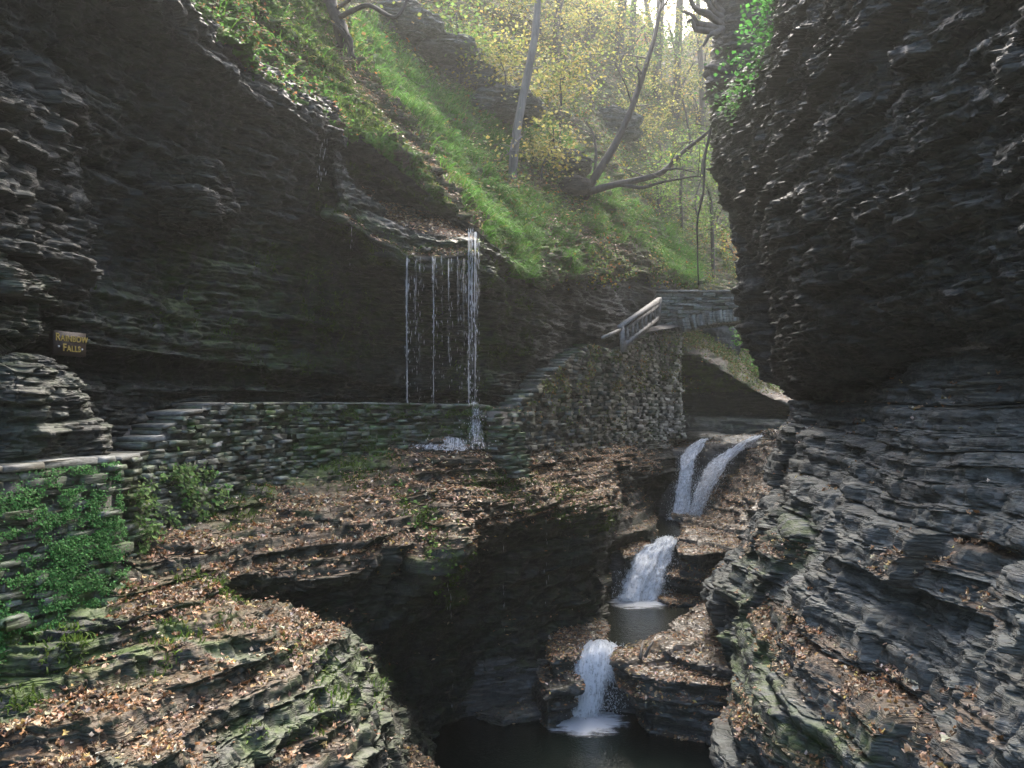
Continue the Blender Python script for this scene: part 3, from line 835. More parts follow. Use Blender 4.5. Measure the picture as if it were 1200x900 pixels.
def stones_mesh(name, C, T, N, Z, L, D, H, r, moss, rough=.10):
    """one mesh of rough-cut stones (moss = per-stone amount)"""
    n = len(C)
    j = r.normal(size=(n, 12, 3)) * rough * np.array([.35, .5, .8])
    t = np.broadcast_to(ST_V, (n, 12, 3)) + np.clip(j, -.2, .2)
    V = C[:, None] + t[..., :1] * (L[:, None, None] * T[:, None]) + t[..., 1:2] * (D[:, None, None] * N[:, None]) + t[..., 2:3] * (H[:, None, None] * Z[:, None])
    Fc = (ST_F[None] + (np.arange(n) * 12)[:, None, None]).reshape(-1, 4)
    # winding: T, N, Z with N outward
    return mesh_from(name, V.reshape(-1, 3), Fc[:, ::-1], False, {'moss': np.repeat(moss, 12), 'litter': np.zeros(n * 12), 'tone': np.repeat(np.clip(.38 * r.normal(size=n), -.6, .9), 12)})


def masonry(name, pts, parent, seed, ch=(.05, .12), sl=(.12, .42), depth=.30, batter=0.0, proud=.03, mossf=lambda C: np.full(len(C), .4), flipn=False, core=True, mat=None, part='stonework'):
    r = np.random.default_rng(seed)
    A = np.array(pts, float)
    seg = np.hypot(np.diff(A[:, 0]), np.diff(A[:, 1]))
    S = np.concatenate([[0], np.cumsum(seg)])
    at = lambda s: np.stack([np.interp(s, S, A[:, k]) for k in range(4)], -1)
    C, T, N, L, D, H = [], [], [], [], [], []
    z = A[:, 2].min()
    while z < A[:, 3].max():
        h = r.uniform(*ch)
        s = r.uniform(-.3, 0)
        while s < S[-1]:
            l = r.uniform(*sl) * (.6 + h / np.mean(ch) * .4)
            m = s + l / 2
            if 0 < m < S[-1]:
                x, y, zb, zt = at(m)
                if zb - h < z + h / 2 < zt + .2 * h:
                    e = .08
                    d = at(min(m + e, S[-1]))[:2] - at(max(m - e, 0))[:2]
                    t = np.array([d[0], d[1], 0]) / max(np.hypot(*d), 1e-6)
                    nn = np.array([t[1], -t[0], 0]) * (-1 if flipn else 1)
                    hh = min(h, zt - z + .01) if z + h > zt else h
                    p = np.array([x, y, z + hh / 2]) + nn * (-depth / 2 + batter * (zt - z) + proud * r.normal())
                    C.append(p); T.append(t); N.append(nn); L.append(l - .008); D.append(depth); H.append(max(hh - .006, .02))
            s += l
        z += h
    C, T, N = map(np.array, (C, T, N))
    Z = np.broadcast_to(np.array([0, 0, 1.]), C.shape).copy()
    Z = Z + r.normal(size=Z.shape) * .03
    me = stones_mesh(part, C, T, N, Z, np.array(L), np.array(D), np.array(H), r, mossf(C))
    o = link(part, me, mat or M_STONE, parent)
    if core:                                       # mortar and rubble behind the faces
        cc = Bag()
        for i in range(len(A) - 1):
            if seg[i] < .02: continue
            n_ = max(1, int(seg[i] / .35))
            for k in range(n_):
                a, b_ = at(S[i] + seg[i] * (k + .001) / n_), at(S[i] + seg[i] * (k + .999) / n_)
                t = np.array([b_[0] - a[0], b_[1] - a[1], 0]); l = np.linalg.norm(t); t /= l
                nn = np.array([t[1], -t[0], 0]) * (-1 if flipn else 1)
                zb, zt = min(a[2], b_[2]), min(a[3], b_[3]) - .03
                c = (a[:3] + b_[:3]) / 2; c[2] = (zb + zt) / 2
                c = c + nn * (-depth * .5 - .06 + batter * (zt - zb) * .4)
                cc.box(c, l, depth * .8, max(zt - zb, .02), t, nn, (0, 0, 1))
        link('core', cc.mesh('core'), M_DIRT, parent)
    return o, at, S


def caps(name, pts, parent, seed, w=.45, th=.07, ln=(.35, .8), flipn=False, moss=.15):
    """flat coping stones along a stepped top"""
    r = np.random.default_rng(seed)
    A = np.array(pts, float)
    C, T, N, L, D, H, Zs = [], [], [], [], [], [], []
    for a, b in zip(A[:-1], A[1:]):
        t = np.array([b[0] - a[0], b[1] - a[1], b[3] - a[3]])
        tot = np.linalg.norm(t)
        if np.hypot(t[0], t[1]) < .08: continue
        t /= tot
        s = 0
        while s < tot - .05:
            l = min(r.uniform(*ln), tot - s)
            if tot - s - l < .15: l = tot - s
            nn = np.array([t[1], -t[0], 0]) * (-1 if flipn else 1); nn /= np.linalg.norm(nn)
            z = np.cross(t, nn); z *= np.sign(z[2])
            p = np.array([a[0], a[1], a[3]]) + t * (s + l / 2) + nn * (-w / 2 + .04 + .015 * r.normal()) + z * th * .5
            C.append(p); T.append(t); N.append(nn); Zs.append(z); L.append(l - .012); D.append(w); H.append(th * r.uniform(.75, 1.2))
            s += l
    C, T, N, Zs = map(np.array, (C, T, N, Zs))
    return link(name, stones_mesh(name, C, T, N, Zs, np.array(L), np.array(D), np.array(H), r, np.full(len(C), moss), .05), M_COPING, parent)


M_COPING = rock_mat('coping_stone', (.08, .083, .08), (.20, .205, .195), (.12, .10, .07), moss=(.05, .09, .02), bump=.3)


def top(u, v, d, zb):
    p = W(u, v, d)
    return (p[0], p[1], zb, p[2])


# parapet beside the lower path
near_pts = [(-5.2, 3.5, -3.2, -.58), top(-250, 575, 5.6, -3.2), top(0, 554, 7.2, -2.45), top(134, 541, 8.5, -1.9)]
w1 = empty('stone_wall', (near_pts[2][0], near_pts[2][1], -2.4), 'low dry stone parapet at lower left with bright green plants hanging over its face', 'stone wall', 'stone walls along the path')
masonry('parapet', near_pts, w1, 21, (.045, .11), (.12, .36), .34, .10, .045, mossf=lambda C: np.clip(.55 + .5 * (-.9 - C[:, 2]), .1, 1))
caps('coping', near_pts, w1, 22, .42, .06)

stair_pts = [top(137, 541, 9.0, -1.75), top(172, 533, 9.8, -1.6), top(172.5, 518, 9.82, -1.6), top(190, 515, 10.1, -1.5), top(190.5, 503, 10.12, -1.5), top(207, 500, 10.4, -1.45),
             top(207.5, 488, 10.42, -1.45), top(234, 484, 11.0, -1.35), top(234.5, 477, 11.02, -1.35), top(262, 475, 11.6, -1.25), top(340, 474, 13.0, -1.1), top(430, 474, 14.5, -.9), top(500, 475, 15.5, -.75), top(560, 476, 16.3, -.7), top(572, 477, 16.6, -.8)]
w2 = empty('stone_wall', (stair_pts[9][0], stair_pts[9][1], -1.25), 'wet mossy stone wall stepping up and carrying the path under the water curtain', 'stone wall', 'stone walls along the path')
masonry('parapet', stair_pts, w2, 23, (.035, .085), (.10, .30), .36, .14, .045, mossf=lambda C: np.clip(.6 + .4 * vnoise(C / .9) + .35 * (C[:, 1] > 13), 0, 1.2))
caps('coping', stair_pts[:10], w2, 24, .45, .05)
caps('path_edge', stair_pts[9:], w2, 29, .40, .035, (.2, .5), moss=.9)
# treads of the stair behind the parapet
tb = Bag()
for k in range(6):
    tb.box((-4.75 + .05 * k, 10.1 + .32 * k, -1.30 + .19 * k), 1.3, .42, .12, (1, .1, 0), (-.1, 1, 0), jit=.012)
ste = empty('stone_stairs', (-4.7, 10.9, -1.4), 'dark flat stone steps between the cliff and the stepped end of the wall', 'stairs')
link('steps', tb.mesh('steps'), M_COPING, ste)

# buttress at the end of the wall and the tall retaining wall that climbs to the bridge
but = empty('buttress', (-.3, 16.7, -1), 'sloping mossy stone buttress with a dark end face beside the water curtain', 'buttress')
bp = [W(566, 478, 16.6), W(603, 479, 16.9)]
masonry('buttress', [top(576, 479, 16.35, -1.35), top(602, 480, 16.75, -1.35)], but, 25, (.05, .1), (.12, .3), .9, .42, .04, mossf=lambda C: np.full(len(C), .75))

ret_pts = [top(600, 480, 17.3, -1.3), top(622, 458, 18.4, -1.25), top(642, 438, 19.6, -1.2), top(665, 420, 21.0, -1.15), top(690, 403, 22.6, -1.1), top(727, 411, 24.9, -1.1), top(750, 399, 26.5, -1.2), top(772, 386, 28.2, -1.3), top(796, 390, 29.5, -1.4)]
w3 = empty('retaining_wall', (ret_pts[4][0], ret_pts[4][1], -1.1), 'tall grey rubble retaining wall rising in a slope to the end of the bridge', 'retaining wall')
masonry('retaining', ret_pts, w3, 26, (.055, .115), (.16, .5), .40, .06, .05, mossf=lambda C: np.clip(.3 + .5 * vnoise(C / 1.3) + .4 * (C[:, 2] > 1.2), 0, 1))
masonry('retaining', [ret_pts[-1], (6.2, 31.5, -1.4, 2.75), (6.4, 33.5, -1.4, 2.75)], w3, 27, (.06, .12), (.2, .5), .4, 0, .04, part='return_face')

# ---------------------------------------------------------------- stone bridge
M_BRIDGE = rock_mat('bridge_stone', (.11, .115, .105), (.30, .31, .28), moss=(.07, .12, .03), bump=.3)
BX0, BX1, BY = 5.05, 10.6, 29.6
br = empty('stone_bridge', (6.0, BY, 2.6), 'small grey stone arch bridge with solid parapet spanning the gorge', 'bridge')
rb = np.random.default_rng(31)
cx, half, rise, zs = 8.35, 3.15, .62, 2.36
rad = (half ** 2 + rise ** 2) / (2 * rise)
zc_ = zs + rise - rad


def arch_z(x, add=0.0):
    return zc_ + np.sqrt(np.maximum((rad + add) ** 2 - (x - cx) ** 2, .01))


for side, nm in ((0, 'arch_ring'), (1.75, 'arch_ring')):
    a0 = math.asin(half / rad)
    n_ = 58
    an = np.linspace(-a0, a0, n_)
    C = np.stack([cx + (rad + .2) * np.sin(an), np.full(n_, BY + side + .15) + .02 * rb.normal(size=n_), zc_ + (rad + .2) * np.cos(an)], -1)
    T = np.stack([np.cos(an), 0 * an, -np.sin(an)], -1)
    Zr = np.stack([np.sin(an), 0 * an, np.cos(an)], -1)
    Nn = np.tile([0, -1. if side == 0 else 1., 0], (n_, 1))
    link(nm, stones_mesh(nm, C, T, Nn, Zr, np.full(n_, 2 * a0 * rad / n_ - .012), np.full(n_, .34), .42 * rb.uniform(.88, 1.1, n_), rb, np.full(n_, .15), .06), M_BRIDGE, br)
    C, L, H = [], [], []
    z = 2.5
    while z < 3.92:
        h = rb.uniform(.07, .15)
        if z + h > 3.8: h = 3.94 - z
        x = BX0 - rb.uniform(0, .3)
        while x < BX1:
            l = rb.uniform(.22, .62)
            if z + h / 2 > arch_z(min(max(x + l / 2, cx - half), cx + half), .42) or x + l / 2 < cx - half - .1:
                C.append((x + l / 2, BY + side + .18 + .028 * rb.normal(), z + h / 2)); L.append(l - .01); H.append(h - .006)
            x += l
        z += h
    n_ = len(C)
    link('parapet', stones_mesh('parapet', np.array(C), np.tile([1., 0, 0], (n_, 1)), np.tile([0, -1. if side == 0 else 1., 0], (n_, 1)), np.tile([0, 0, 1.], (n_, 1)), np.array(L), np.full(n_, .34), np.array(H), rb, np.clip(.3 + .5 * rb.normal(size=n_), 0, .9), .09), M_BRIDGE, br)
dk = Bag()
xs = np.linspace(cx - half, cx + half, 25)
for a, b in zip(xs[:-1], xs[1:]):
    m_ = (a + b) / 2
    dk.box((m_, BY + 1.03, (arch_z(m_, .05) + 3.0) / 2 + .02), b - a, 1.5, max(3.04 - arch_z(m_, .05), .05))
link('deck', dk.mesh('deck'), M_DIRT, br)
for side in (0, 1.75):
    cp = Bag()
    x = BX0
    while x < BX1:
        l = rb.uniform(.4, .9)
        cp.box((x + l / 2, BY + side + .17, 3.98 + .012 * rb.normal()), l + .004, .44, .085, jit=.006)
        x += l
    link('coping', cp.mesh('coping'), M_BRIDGE, br)

# ---------------------------------------------------------------- wooden railing up to the bridge
rl = empty('wooden_railing', W(729, 408, 24.7), 'weathered grey timber stair railing with balusters at the top of the retaining wall', 'railing')
ra, rbm = W(728, 383, 24.6), W(772, 351, 27.8)       # handrail ends
ba, bb = W(731, 405, 24.6), W(771, 372, 27.8)
d_ = (rbm - ra) / np.linalg.norm(rbm - ra)
side_ = np.cross(d_, (0, 0, 1)); side_ /= np.linalg.norm(side_)
upv = np.cross(side_, d_)


def beam(p, q, w, h, name, ext=0.0):
    p, q = np.array(p, float), np.array(q, float)
    t = (q - p) / np.linalg.norm(q - p)
    p, q = p - t * ext, q + t * ext
    s = np.cross(t, (0, 0, 1)) if abs(t[2]) < .95 else np.array([1., 0, 0])
    s /= np.linalg.norm(s)
    k = np.cross(s, t)
    g = Bag(); g.box((p + q) / 2, np.linalg.norm(q - p), w, h, t, s, k, jit=.006)
    return link(name, g.mesh(name), M_WOOD, rl)


beam(ra, rbm, .13, .12, 'handrail', .12)
beam(ra + (0, 0, -.16), rbm + (0, 0, -.16), .08, .09, 'under_rail', .0)
beam(ba, bb, .12, .13, 'bottom_rail', .05)
for f in (.0, 1.0):
    lo, hi = ba + (bb - ba) * f, ra + (rbm - ra) * f
    beam(lo - (0, 0, .18), hi + (0, 0, .02), .16, .16, 'post')
for i, f in enumerate((.12, .25, .37, .5, .62, .74, .87)):
    lo, hi = ba + (bb - ba) * f, ra + (rbm - ra) * f - (0, 0, .08)
    beam(lo, hi, .09, .09, 'baluster')
for f, g_ in ((.27, .36), (.76, .86)):
    beam(ba + (bb - ba) * g_, ra + (rbm - ra) * f - (0, 0, .1), .06, .06, 'brace')
beam(W(706, 396, 23.4), W(728, 386, 24.6), .08, .08, 'lower_rail')

# ---------------------------------------------------------------- name board on the cliff
sg = empty('sign', W(81, 416, 9.6), 'small dark brown name board with yellow lettering fixed to the left cliff', 'sign')
sx = np.array(W(99, 404, 9.75)) - np.array(W(62, 402, 9.3)); sx[2] = 0
sw = np.linalg.norm(sx); sx /= sw
sn = np.array([sx[1], -sx[0], 0])
sc_ = np.array(W(80.5, 403, 9.52))
tz = np.array([0, 0, 1.])
from mathutils import Matrix
g = Bag(); g.box(sc_, sw, .05, .265, sx, sn, tz); g.box(sc_ - sn * .04, sw * .8, .1, .2, sx, sn, tz)
link('board', g.mesh('board'), M_SIGN, sg)
for body, dx, dz, size in (('Rainbow', .012, .025, .118), ('Falls', .012, -.085, .118)):
    cu = bpy.data.curves.new('lettering', 'FONT')
    cu.body = body.lower()
    cu.align_x = 'CENTER'
    cu.size = size
    cu.small_caps_scale = .78
    cu.space_character = 1.08
    for k in range(len(body)):
        cu.body_format[k].use_small_caps = k > 0
    cu.body = body[0] + body[1:].lower()
    for k in range(1, len(body)):
        cu.body_format[k].use_small_caps = True
    cu.extrude = .004
    cu.offset = .0015
    ob = bpy.data.objects.new('tmp_text', cu)
    COL.objects.link(ob)
    bpy.context.view_layer.update()
    me = bpy.data.meshes.new_from_object(ob.evaluated_get(bpy.context.evaluated_depsgraph_get()))
    me.name = 'lettering'
    bpy.data.objects.remove(ob); bpy.data.curves.remove(cu)
    R_ = Matrix(((sx[0], 0, sn[0], 0), (sx[1], 0, sn[1], 0), (0, 1, 0, 0), (0, 0, 0, 1)))
    p = sc_ + sx * dx + tz * dz + sn * .031
    R_.translation = p
    me.transform(R_)
    me.materials.clear()
    link('lettering', me, M_LETTER, sg)
for f in (-.37, .37):
    p = sc_ + sx * f * sw - tz * (.045 + .02 * f) + sn * .02
    V, Fq, cps = tube([p, p + sn * .012], [.013, .011], 10)
    g = Bag(); g.tube([p, p + sn * .012], [.013, .011], 10)
    link('screw', g.mesh('screw'), M_METAL, sg)

# ---------------------------------------------------------------- water
def flat_water(name, z, poly, mat, step=None):
    me = bpy.data.meshes.new(name)
    P = [tuple(WZ(u, v, z)) for u, v in poly] if not hasattr(poly[0], 'shape') and len(poly[0]) == 2 else [tuple(p) for p in poly]
    me.from_pydata(P, [], [tuple(range(len(P)))])
    me.update()
    if me.polygons[0].normal.z < 0:
        me.flip_normals()
    return tag(link(name, me, mat), kind='structure')


flat_water('pool', -5.79, [(-4, 5.5, -5.79), (7.5, 5.5, -5.79), (7.5, 17.2, -5.79), (-4, 17.2, -5.79)], M_POOL)
flat_water('pool', -4.70, [(1.2, 16.45, -4.70), (2.35, 16.45, -4.70), (3.2, 16.3, -4.70), (6.0, 18, -4.70), (6.0, 21.6, -4.70), (1.4, 21.6, -4.70)], M_STREAMW)
flat_water('pool', -3.46, [(2.8, 22.15, -3.46), (6.5, 22.15, -3.46), (7.2, 26.9, -3.46), (2.8, 26.9, -3.46)], M_STREAMW)
flat_water('stream', -1.08, [(5.2, 28.1, -1.08), (10.5, 28.1, -1.08), (12, 45, -1.08), (5, 45, -1.08)], M_STREAMW)


def fall(name, rows, label, mat=None, full=None, layers=3, seed=1, step=1.3, spread=.085, drops=2600, group=None, near=0.0):
    rows = [[(u, v, d - near) for u, v, d in q] for q in rows]
    root = empty(name, W(*rows[-1][len(rows[-1]) // 2]), label, 'waterfall', group)
    r = np.random.default_rng(seed)
    for k in range(layers):
        P = net(rows, step, 160)
        n, m = P.shape[:2]
        t, s = np.linspace(0, 1, n)[:, None] + np.zeros((1, m)), np.linspace(0, 1, m)[None] + np.zeros((n, 1))
        wdt = np.linalg.norm(P[n // 2, -1] - P[n // 2, 0])
        ln = np.linalg.norm(P[-1, m // 2] - P[0, m // 2])
        off = fbm(np.stack([s * wdt * 5 + k * 9.1, t * ln * 1.2, t * 0 + k * 3.3 + seed], -1), 4)
        off2 = fbm(np.stack([s * wdt * 14 + k * 5.1, t * ln * 3.5, t * 0 + k + seed * 3], -1), 3)
        N = normals(P); N *= np.sign((N * -P).sum(-1).mean())
        P[..., 2] += .07 * fbm(np.stack([s * wdt * 6, s * 0 + k + seed, t * 0], -1), 3) * (1 - smooth(t, .1, .6))
        P = P + N * (spread * (off + .5 * off2) * smooth(t, 0, .25) + (k - 1) * spread * .7 * smooth(t, 0, .3))[..., None]
        rag = .35 * fbm(np.stack([t * ln * 4, s * wdt * 2, t * 0 + k + seed], -1), 3)
        e = -.34 * (smooth(np.abs(2 * s - 1) + rag, .55, 1.05)) + (full(s, t) if full else 0) - .05 * k
        fv = np.stack([s * wdt + k * 3.7, t * ln, e], -1)
        link('water_sheet', mesh_from('water_sheet', P.reshape(-1, 3), grid_faces(n, m), True, {'fall': fv.reshape(-1, 3)}), mat or M_FALL, root)
    if drops:
        P = net(rows, 2, 80)
        n, m = P.shape[:2]
        i = np.minimum((n * (r.random(drops) ** .7)).astype(int), n - 1); j = r.integers(0, m, drops)
        c = P[i, j] + r.normal(size=(drops, 3)) * np.array([.11, .10, .08]) * (.3 + 1.2 * (i / n))[:, None] + [0, -.06, .02]
        tv = np.array([[0, 0, 1.6], [.8, 0, 0], [-.4, .7, 0], [-.4, -.7, 0], [0, 0, -2.]])
        tf = np.array([[0, 1, 2], [0, 2, 3], [0, 3, 1], [4, 2, 1], [4, 3, 2], [4, 1, 3]])
        I = np.tile(np.eye(3)[None], (drops, 1, 1))
        V, Fc = scatter_mesh(tv, tf, c, I[:, 0], I[:, 1], I[:, 2], r.uniform(.003, .013, drops))
        o = link('spray', mesh_from('spray', V, Fc, True), M_DROP, root)
        o['kind'] = 'stuff'
    return root


def simple_mat(name, col, rough, trans=0.0):
    m, nt, out = new_mat(name)
    b = NB(nt)
    p = b.n('BsdfPrincipled'); p.inputs['Base Color'].default_value = (*col, 1); p.inputs['Roughness'].default_value = rough
    t = b.n('BsdfTranslucent'); t.inputs[0].default_value = (*col, 1)
    mx = b.n('MixShader'); mx.inputs[0].default_value = trans
    b.l(p.outputs[0], mx.inputs[1]); b.l(t.outputs[0], mx.inputs[2]); b.l(mx.outputs[0], out.inputs[0])
    return m


M_DROP = simple_mat('water_drop', (.8, .84, .88), .2, .4)

fall('waterfall', [[(688, 752, 17.0), (700, 751, 17.0), (712, 752, 17.0), (726, 756, 17.0)],
                   [(678, 760, 16.5), (696, 756, 16.5), (714, 757, 16.5), (733, 762, 16.55)],
                   [(671, 774, 16.1), (692, 769, 16.05), (714, 768, 16.1), (734, 772, 16.2)],
                   [(667, 800, 15.9), (690, 798, 15.87), (710, 797, 15.9), (732, 800, 16.0)],
                   [(668, 838, 15.9), (686, 841, 15.8), (704, 838, 15.95), (724, 832, 16.15)]],
     'lowest waterfall, dropping white into the dark pool', full=lambda s, t: .12 - .30 * smooth(s, .45, .75) * smooth(t, .25, .8), seed=3, group='steps of the cascade')
fall('waterfall', [[(768, 631, 22.8), (780, 629, 23.0), (792, 629, 23.0)],
                   [(763, 638, 22.25), (778, 634, 22.3), (793, 633, 22.3)],
                   [(742, 650, 21.9), (766, 650, 21.9), (789, 650, 22.0)],
                   [(733, 672, 21.5), (757, 672, 21.4), (782, 672, 21.6)],
                   [(722, 704, 21.0), (748, 708, 20.9), (777, 700, 21.3)]],
     'broad middle waterfall fanning out between the two small pools', full=lambda s, t: .08 + .08 * t - .12 * s * t, near=.55, seed=5, spread=.13, group='steps of the cascade')
fall('waterfall', [[(814, 517, 28.6), (824, 515, 28.7), (832, 514, 28.8)],
                   [(803, 527, 27.9), (812, 527, 27.9), (823, 523, 27.9)],
                   [(796, 541, 27.4), (806, 542, 27.3), (815, 541, 27.4)],
                   [(794, 566, 27.0), (802, 567, 26.9), (811, 566, 27.0)],
                   [(786, 606, 26.5), (796, 609, 26.3), (807, 607, 26.4)]],
     'narrow upper waterfall on the left, falling against the shaded rock', full=lambda s, t: .06 + 0 * t, near=.9, seed=7, group='steps of the cascade')
fall('waterfall', [[(878, 514, 28.9), (887, 511, 29), (896, 509, 29)],
                   [(850, 531, 27.9), (863, 526, 28), (876, 522, 28.2)],
                   [(832, 543, 27.4), (846, 541, 27.3), (856, 538, 27.4)],
                   [(816, 562, 26.9), (832, 560, 26.7), (847, 556, 26.8)],
                   [(808, 585, 26.5), (820, 584, 26.3), (836, 578, 26.5)],
                   [(806, 606, 26.2), (814, 607, 26.1), (826, 603, 26.3)]],
     'upper waterfall on the right, sliding in a long lace over leaf-strewn rock', full=lambda s, t: .10 - .16 * smooth(t, .35, .6), near=.9, seed=9, group='steps of the cascade')

# foam where each step lands
def foam(c, rx, ry, seed, parent=None):
    n, m = 26, 60
    rr, an = np.meshgrid(np.linspace(.02, 1, n), np.linspace(0, 2 * math.pi, m), indexing='ij')
    x, y = c[0] + rr * rx * np.cos(an), c[1] + rr * ry * np.sin(an)
    z = c[2] + .012 + .05 * (1 - rr) ** 2 + .025 * fbm(np.stack([x * 6, y * 6, x * 0 + seed], -1), 3) * (1 - rr)
    P = np.stack([x, y, z], -1)
    fv = np.stack([x * .12 + seed, y * 1.2, .30 - .52 * rr ** 1.2], -1)
    o = link('foam', mesh_from('foam', P.reshape(-1, 3), grid_faces(n, m), True, {'fall': fv.reshape(-1, 3)}), M_FALL)
    o['kind'] = 'stuff'
    return o


foam(WZ(686, 846, -5.79), .85, .8, 1)
foam(WZ(748, 706, -4.70), .85, .8, 2)
foam(WZ(803, 608, -3.46), .7, .6, 3)

# thin water curtain over the path, falling from the shelf, and drips from the lip
def curtain(name, strands, label, seed, rad=(.0017, .0040), dens=24):
    """falling strings of water: fine long drops, closer together near the lip, drifting apart below"""
    r = np.random.default_rng(seed)
    root = empty(name, W(*strands[0][:3]), label, 'water curtain' if 'curtain' in name else 'trickle')
    C, S = [], []
    for (u, v, d, vb, wgt) in strands:
        p, q = W(u, v, d), W(u, vb, d)
        h = p[2] - q[2]
        n = int(h * dens * (.12 + .45 * max(wgt, 0) ** 1.6))
        t = r.random(n) ** 1.15
        x = p[0] + (.006 + .022 * t) * r.normal(size=n)
        C.append(np.stack([x, p[1] + (.01 + .03 * t) * r.normal(size=n), p[2] - h * t], 1))
        rd = r.uniform(*rad, n) * (.7 + .6 * wgt)
        S.append(np.stack([rd, rd, (.05 + .09 * r.random(n)) * (1.25 - .6 * t)], 1))
    C, S = np.concatenate(C), np.concatenate(S)
    tv = np.array([[0, 0, .5], [1, 0, 0], [0, 1, 0], [-1, 0, 0], [0, -1, 0], [0, 0, -.5]])
    tf = np.array([[0, 1, 2], [0, 2, 3], [0, 3, 4], [0, 4, 1], [5, 2, 1], [5, 3, 2], [5, 4, 3], [5, 1, 4]])
    I = np.tile(np.eye(3)[None], (len(C), 1, 1))
    V, Fc = scatter_mesh(tv, tf, C, I[:, 0], I[:, 1], I[:, 2], S)
    tag(link('falling_drops', mesh_from('falling_drops', V, Fc, True), M_DROP, root), kind='stuff')
    return root


rc_ = np.random.default_rng(77)
cs = []
for (u, wgt, vt) in [(477, .95, 304), (479, .6, 304), (486, .35, 305), (491, .4, 305), (507, .75, 303), (510, .4, 303), (518, .3, 303), (526, .55, 303), (529, .3, 303), (536, .4, 302), (541, .3, 302), (546, .35, 300),
                     (549, .95, 268), (551.5, .85, 270), (554, .9, 270), (556.5, .8, 272), (558.5, .7, 274), (561, .35, 280)]:
    cs.append((u, vt, 15.15 + (u - 477) * .0085 + .03 * rc_.normal(), 472 if u < 545 else 476, wgt))
for u in rc_.uniform(480, 560, 16):
    cs.append((u, 303, 15.2 + (u - 477) * .0085 + .05 * rc_.normal(), 473, -.05))
curtain('water_curtain', cs, 'thin curtain of water strands falling from the rock shelf onto the path wall', 5)
ds = [(u, v, 14.4 + .1 * rc_.normal(), v + l, w_) for (u, v, l, w_) in [(340, 140, 24, .5), (344, 143, 14, .4), (359, 150, 50, .45), (371, 156, 30, .4), (374, 158, 60, .9), (377, 160, 64, .7), (380, 162, 45, .8), (383, 164, 40, .5), (411, 262, 80, .35), (331, 136, 12, .4)]]
curtain('water_trickle', ds, 'fine drips falling from the grassy lip of the overhang', 6)
ds = [(528, 652, 12.6, 830, .30), (526, 650, 12.6, 740, .22), (640, 606, 16.2, 720, .4), (507, 655, 12.4, 700, .15), (590, 612, 14.7, 760, .15)]
curtain('water_trickle', ds, 'faint drips falling from the edge of the leafy terrace into the pool', 8, (.0014, .003))
veil = bpy.data.objects['water_curtain']
def veil_sheet(u0_, u1_, vt, vb, d, peaks, k):
    n, m = 160, 120
    t, s_ = np.meshgrid(np.linspace(0, 1, n), np.linspace(0, 1, m), indexing='ij')
    a, b_, c0, c1 = W(u0_, vt, d), W(u1_, vt, d), W(u0_, vb, d), W(u1_, vb, d)
    P = (a * (1 - s_[..., None]) + b_ * s_[..., None]) * (1 - t[..., None]) + (c0 * (1 - s_[..., None]) + c1 * s_[..., None]) * t[..., None]
    P[..., 1] += .05 * fbm(np.stack([s_ * 9, t * 1.2, t * 0 + k], -1), 3)
    uu = u0_ + (u1_ - u0_) * s_
    e = -.152 + sum(w_ * np.exp(-((uu - c_) / q_) ** 2) for c_, q_, w_ in peaks) - .05 * t
    fv = np.stack([P[..., 0] + k, P[..., 2] * 1., e], -1)
    link('veil', mesh_from('veil', P.reshape(-1, 3), grid_faces(n, m), True, {'fall': fv.reshape(-1, 3)}), M_VEIL, veil)


veil_sheet(472, 548, 303, 473, 15.3, [(477, 1.6, .24), (487, 1.5, .10), (492, 1.2, .08), (508, 1.8, .16), (518, 1.5, .08), (526, 1.6, .13), (537, 1.6, .11), (543, 2, .08)], 1)
veil_sheet(544, 564, 272, 477, 15.75, [(549.5, 1.6, .20), (553, 1.5, .16), (557, 1.8, .20), (561, 1.5, .08)], 2)
# splash where the curtain runs down the wall
fall('wall_splash', [[(550, 474, 16.25), (556, 474, 16.25), (562, 475, 16.3)], [(549, 490, 16.15), (557, 490, 16.1), (566, 490, 16.2)], [(546, 508, 15.95), (558, 510, 15.9), (570, 508, 16.0)], [(540, 522, 15.6), (560, 524, 15.6), (578, 522, 15.7)]],
     'white splash running down the mossy wall below the water curtain', mat=M_THIN, full=lambda s, t: .08 - .12 * t, layers=2, drops=120, seed=11)
fall('wall_splash', [[(470, 512, 15.35), (510, 513, 15.6), (550, 514, 15.9)], [(466, 517, 15.2), (508, 518, 15.4), (552, 518, 15.7)], [(440, 523, 14.8), (505, 524, 15.2), (560, 524, 15.6)]],
     'shallow sheet of white water at the foot of the mossy wall', mat=M_THIN, full=lambda s, t: .06 + 0 * t, layers=2, drops=60, seed=12)


# ---------------------------------------------------------------- fallen leaves
FALLEN = [(.36, .22, .125), (.46, .34, .21), (.25, .135, .065), (.54, .46, .34), (.47, .34, .11), (.09, .055, .038), (.29, .14, .055)]
FW = [3, 2.2, 3, 1.2, .7, 3, 1.4]


def points(name, per_m2, cap, r, dens):
    V, Fc, at = SURF[name]
    A, B, C, D = (V[Fc[:, k]] for k in range(4))
    cr = np.cross(C - A, D - B)
    ar = np.linalg.norm(cr, axis=1) * .5
    N = cr / np.maximum(ar[:, None] * 2, 1e-9)
    ctr = (A + B + C + D) / 4
    u, v = proj(ctr)
    a = {k: x[Fc[:, 0]] for k, x in at.items()}
    w = ar * np.clip(dens(ctr, N, u, v, a), 0, 2) * (ctr[:, 1] > 3.5)
    n = int(min(cap, w.sum() * per_m2))
    if n < 1: return np.zeros((0, 3)), np.zeros((0, 3))
    idx = r.choice(len(Fc), n, p=w / w.sum())
    s, t = r.random((n, 1)), r.random((n, 1))
    P = (A[idx] * (1 - s) + B[idx] * s) * (1 - t) + (D[idx] * (1 - s) + C[idx] * s) * t
    return P, N[idx]


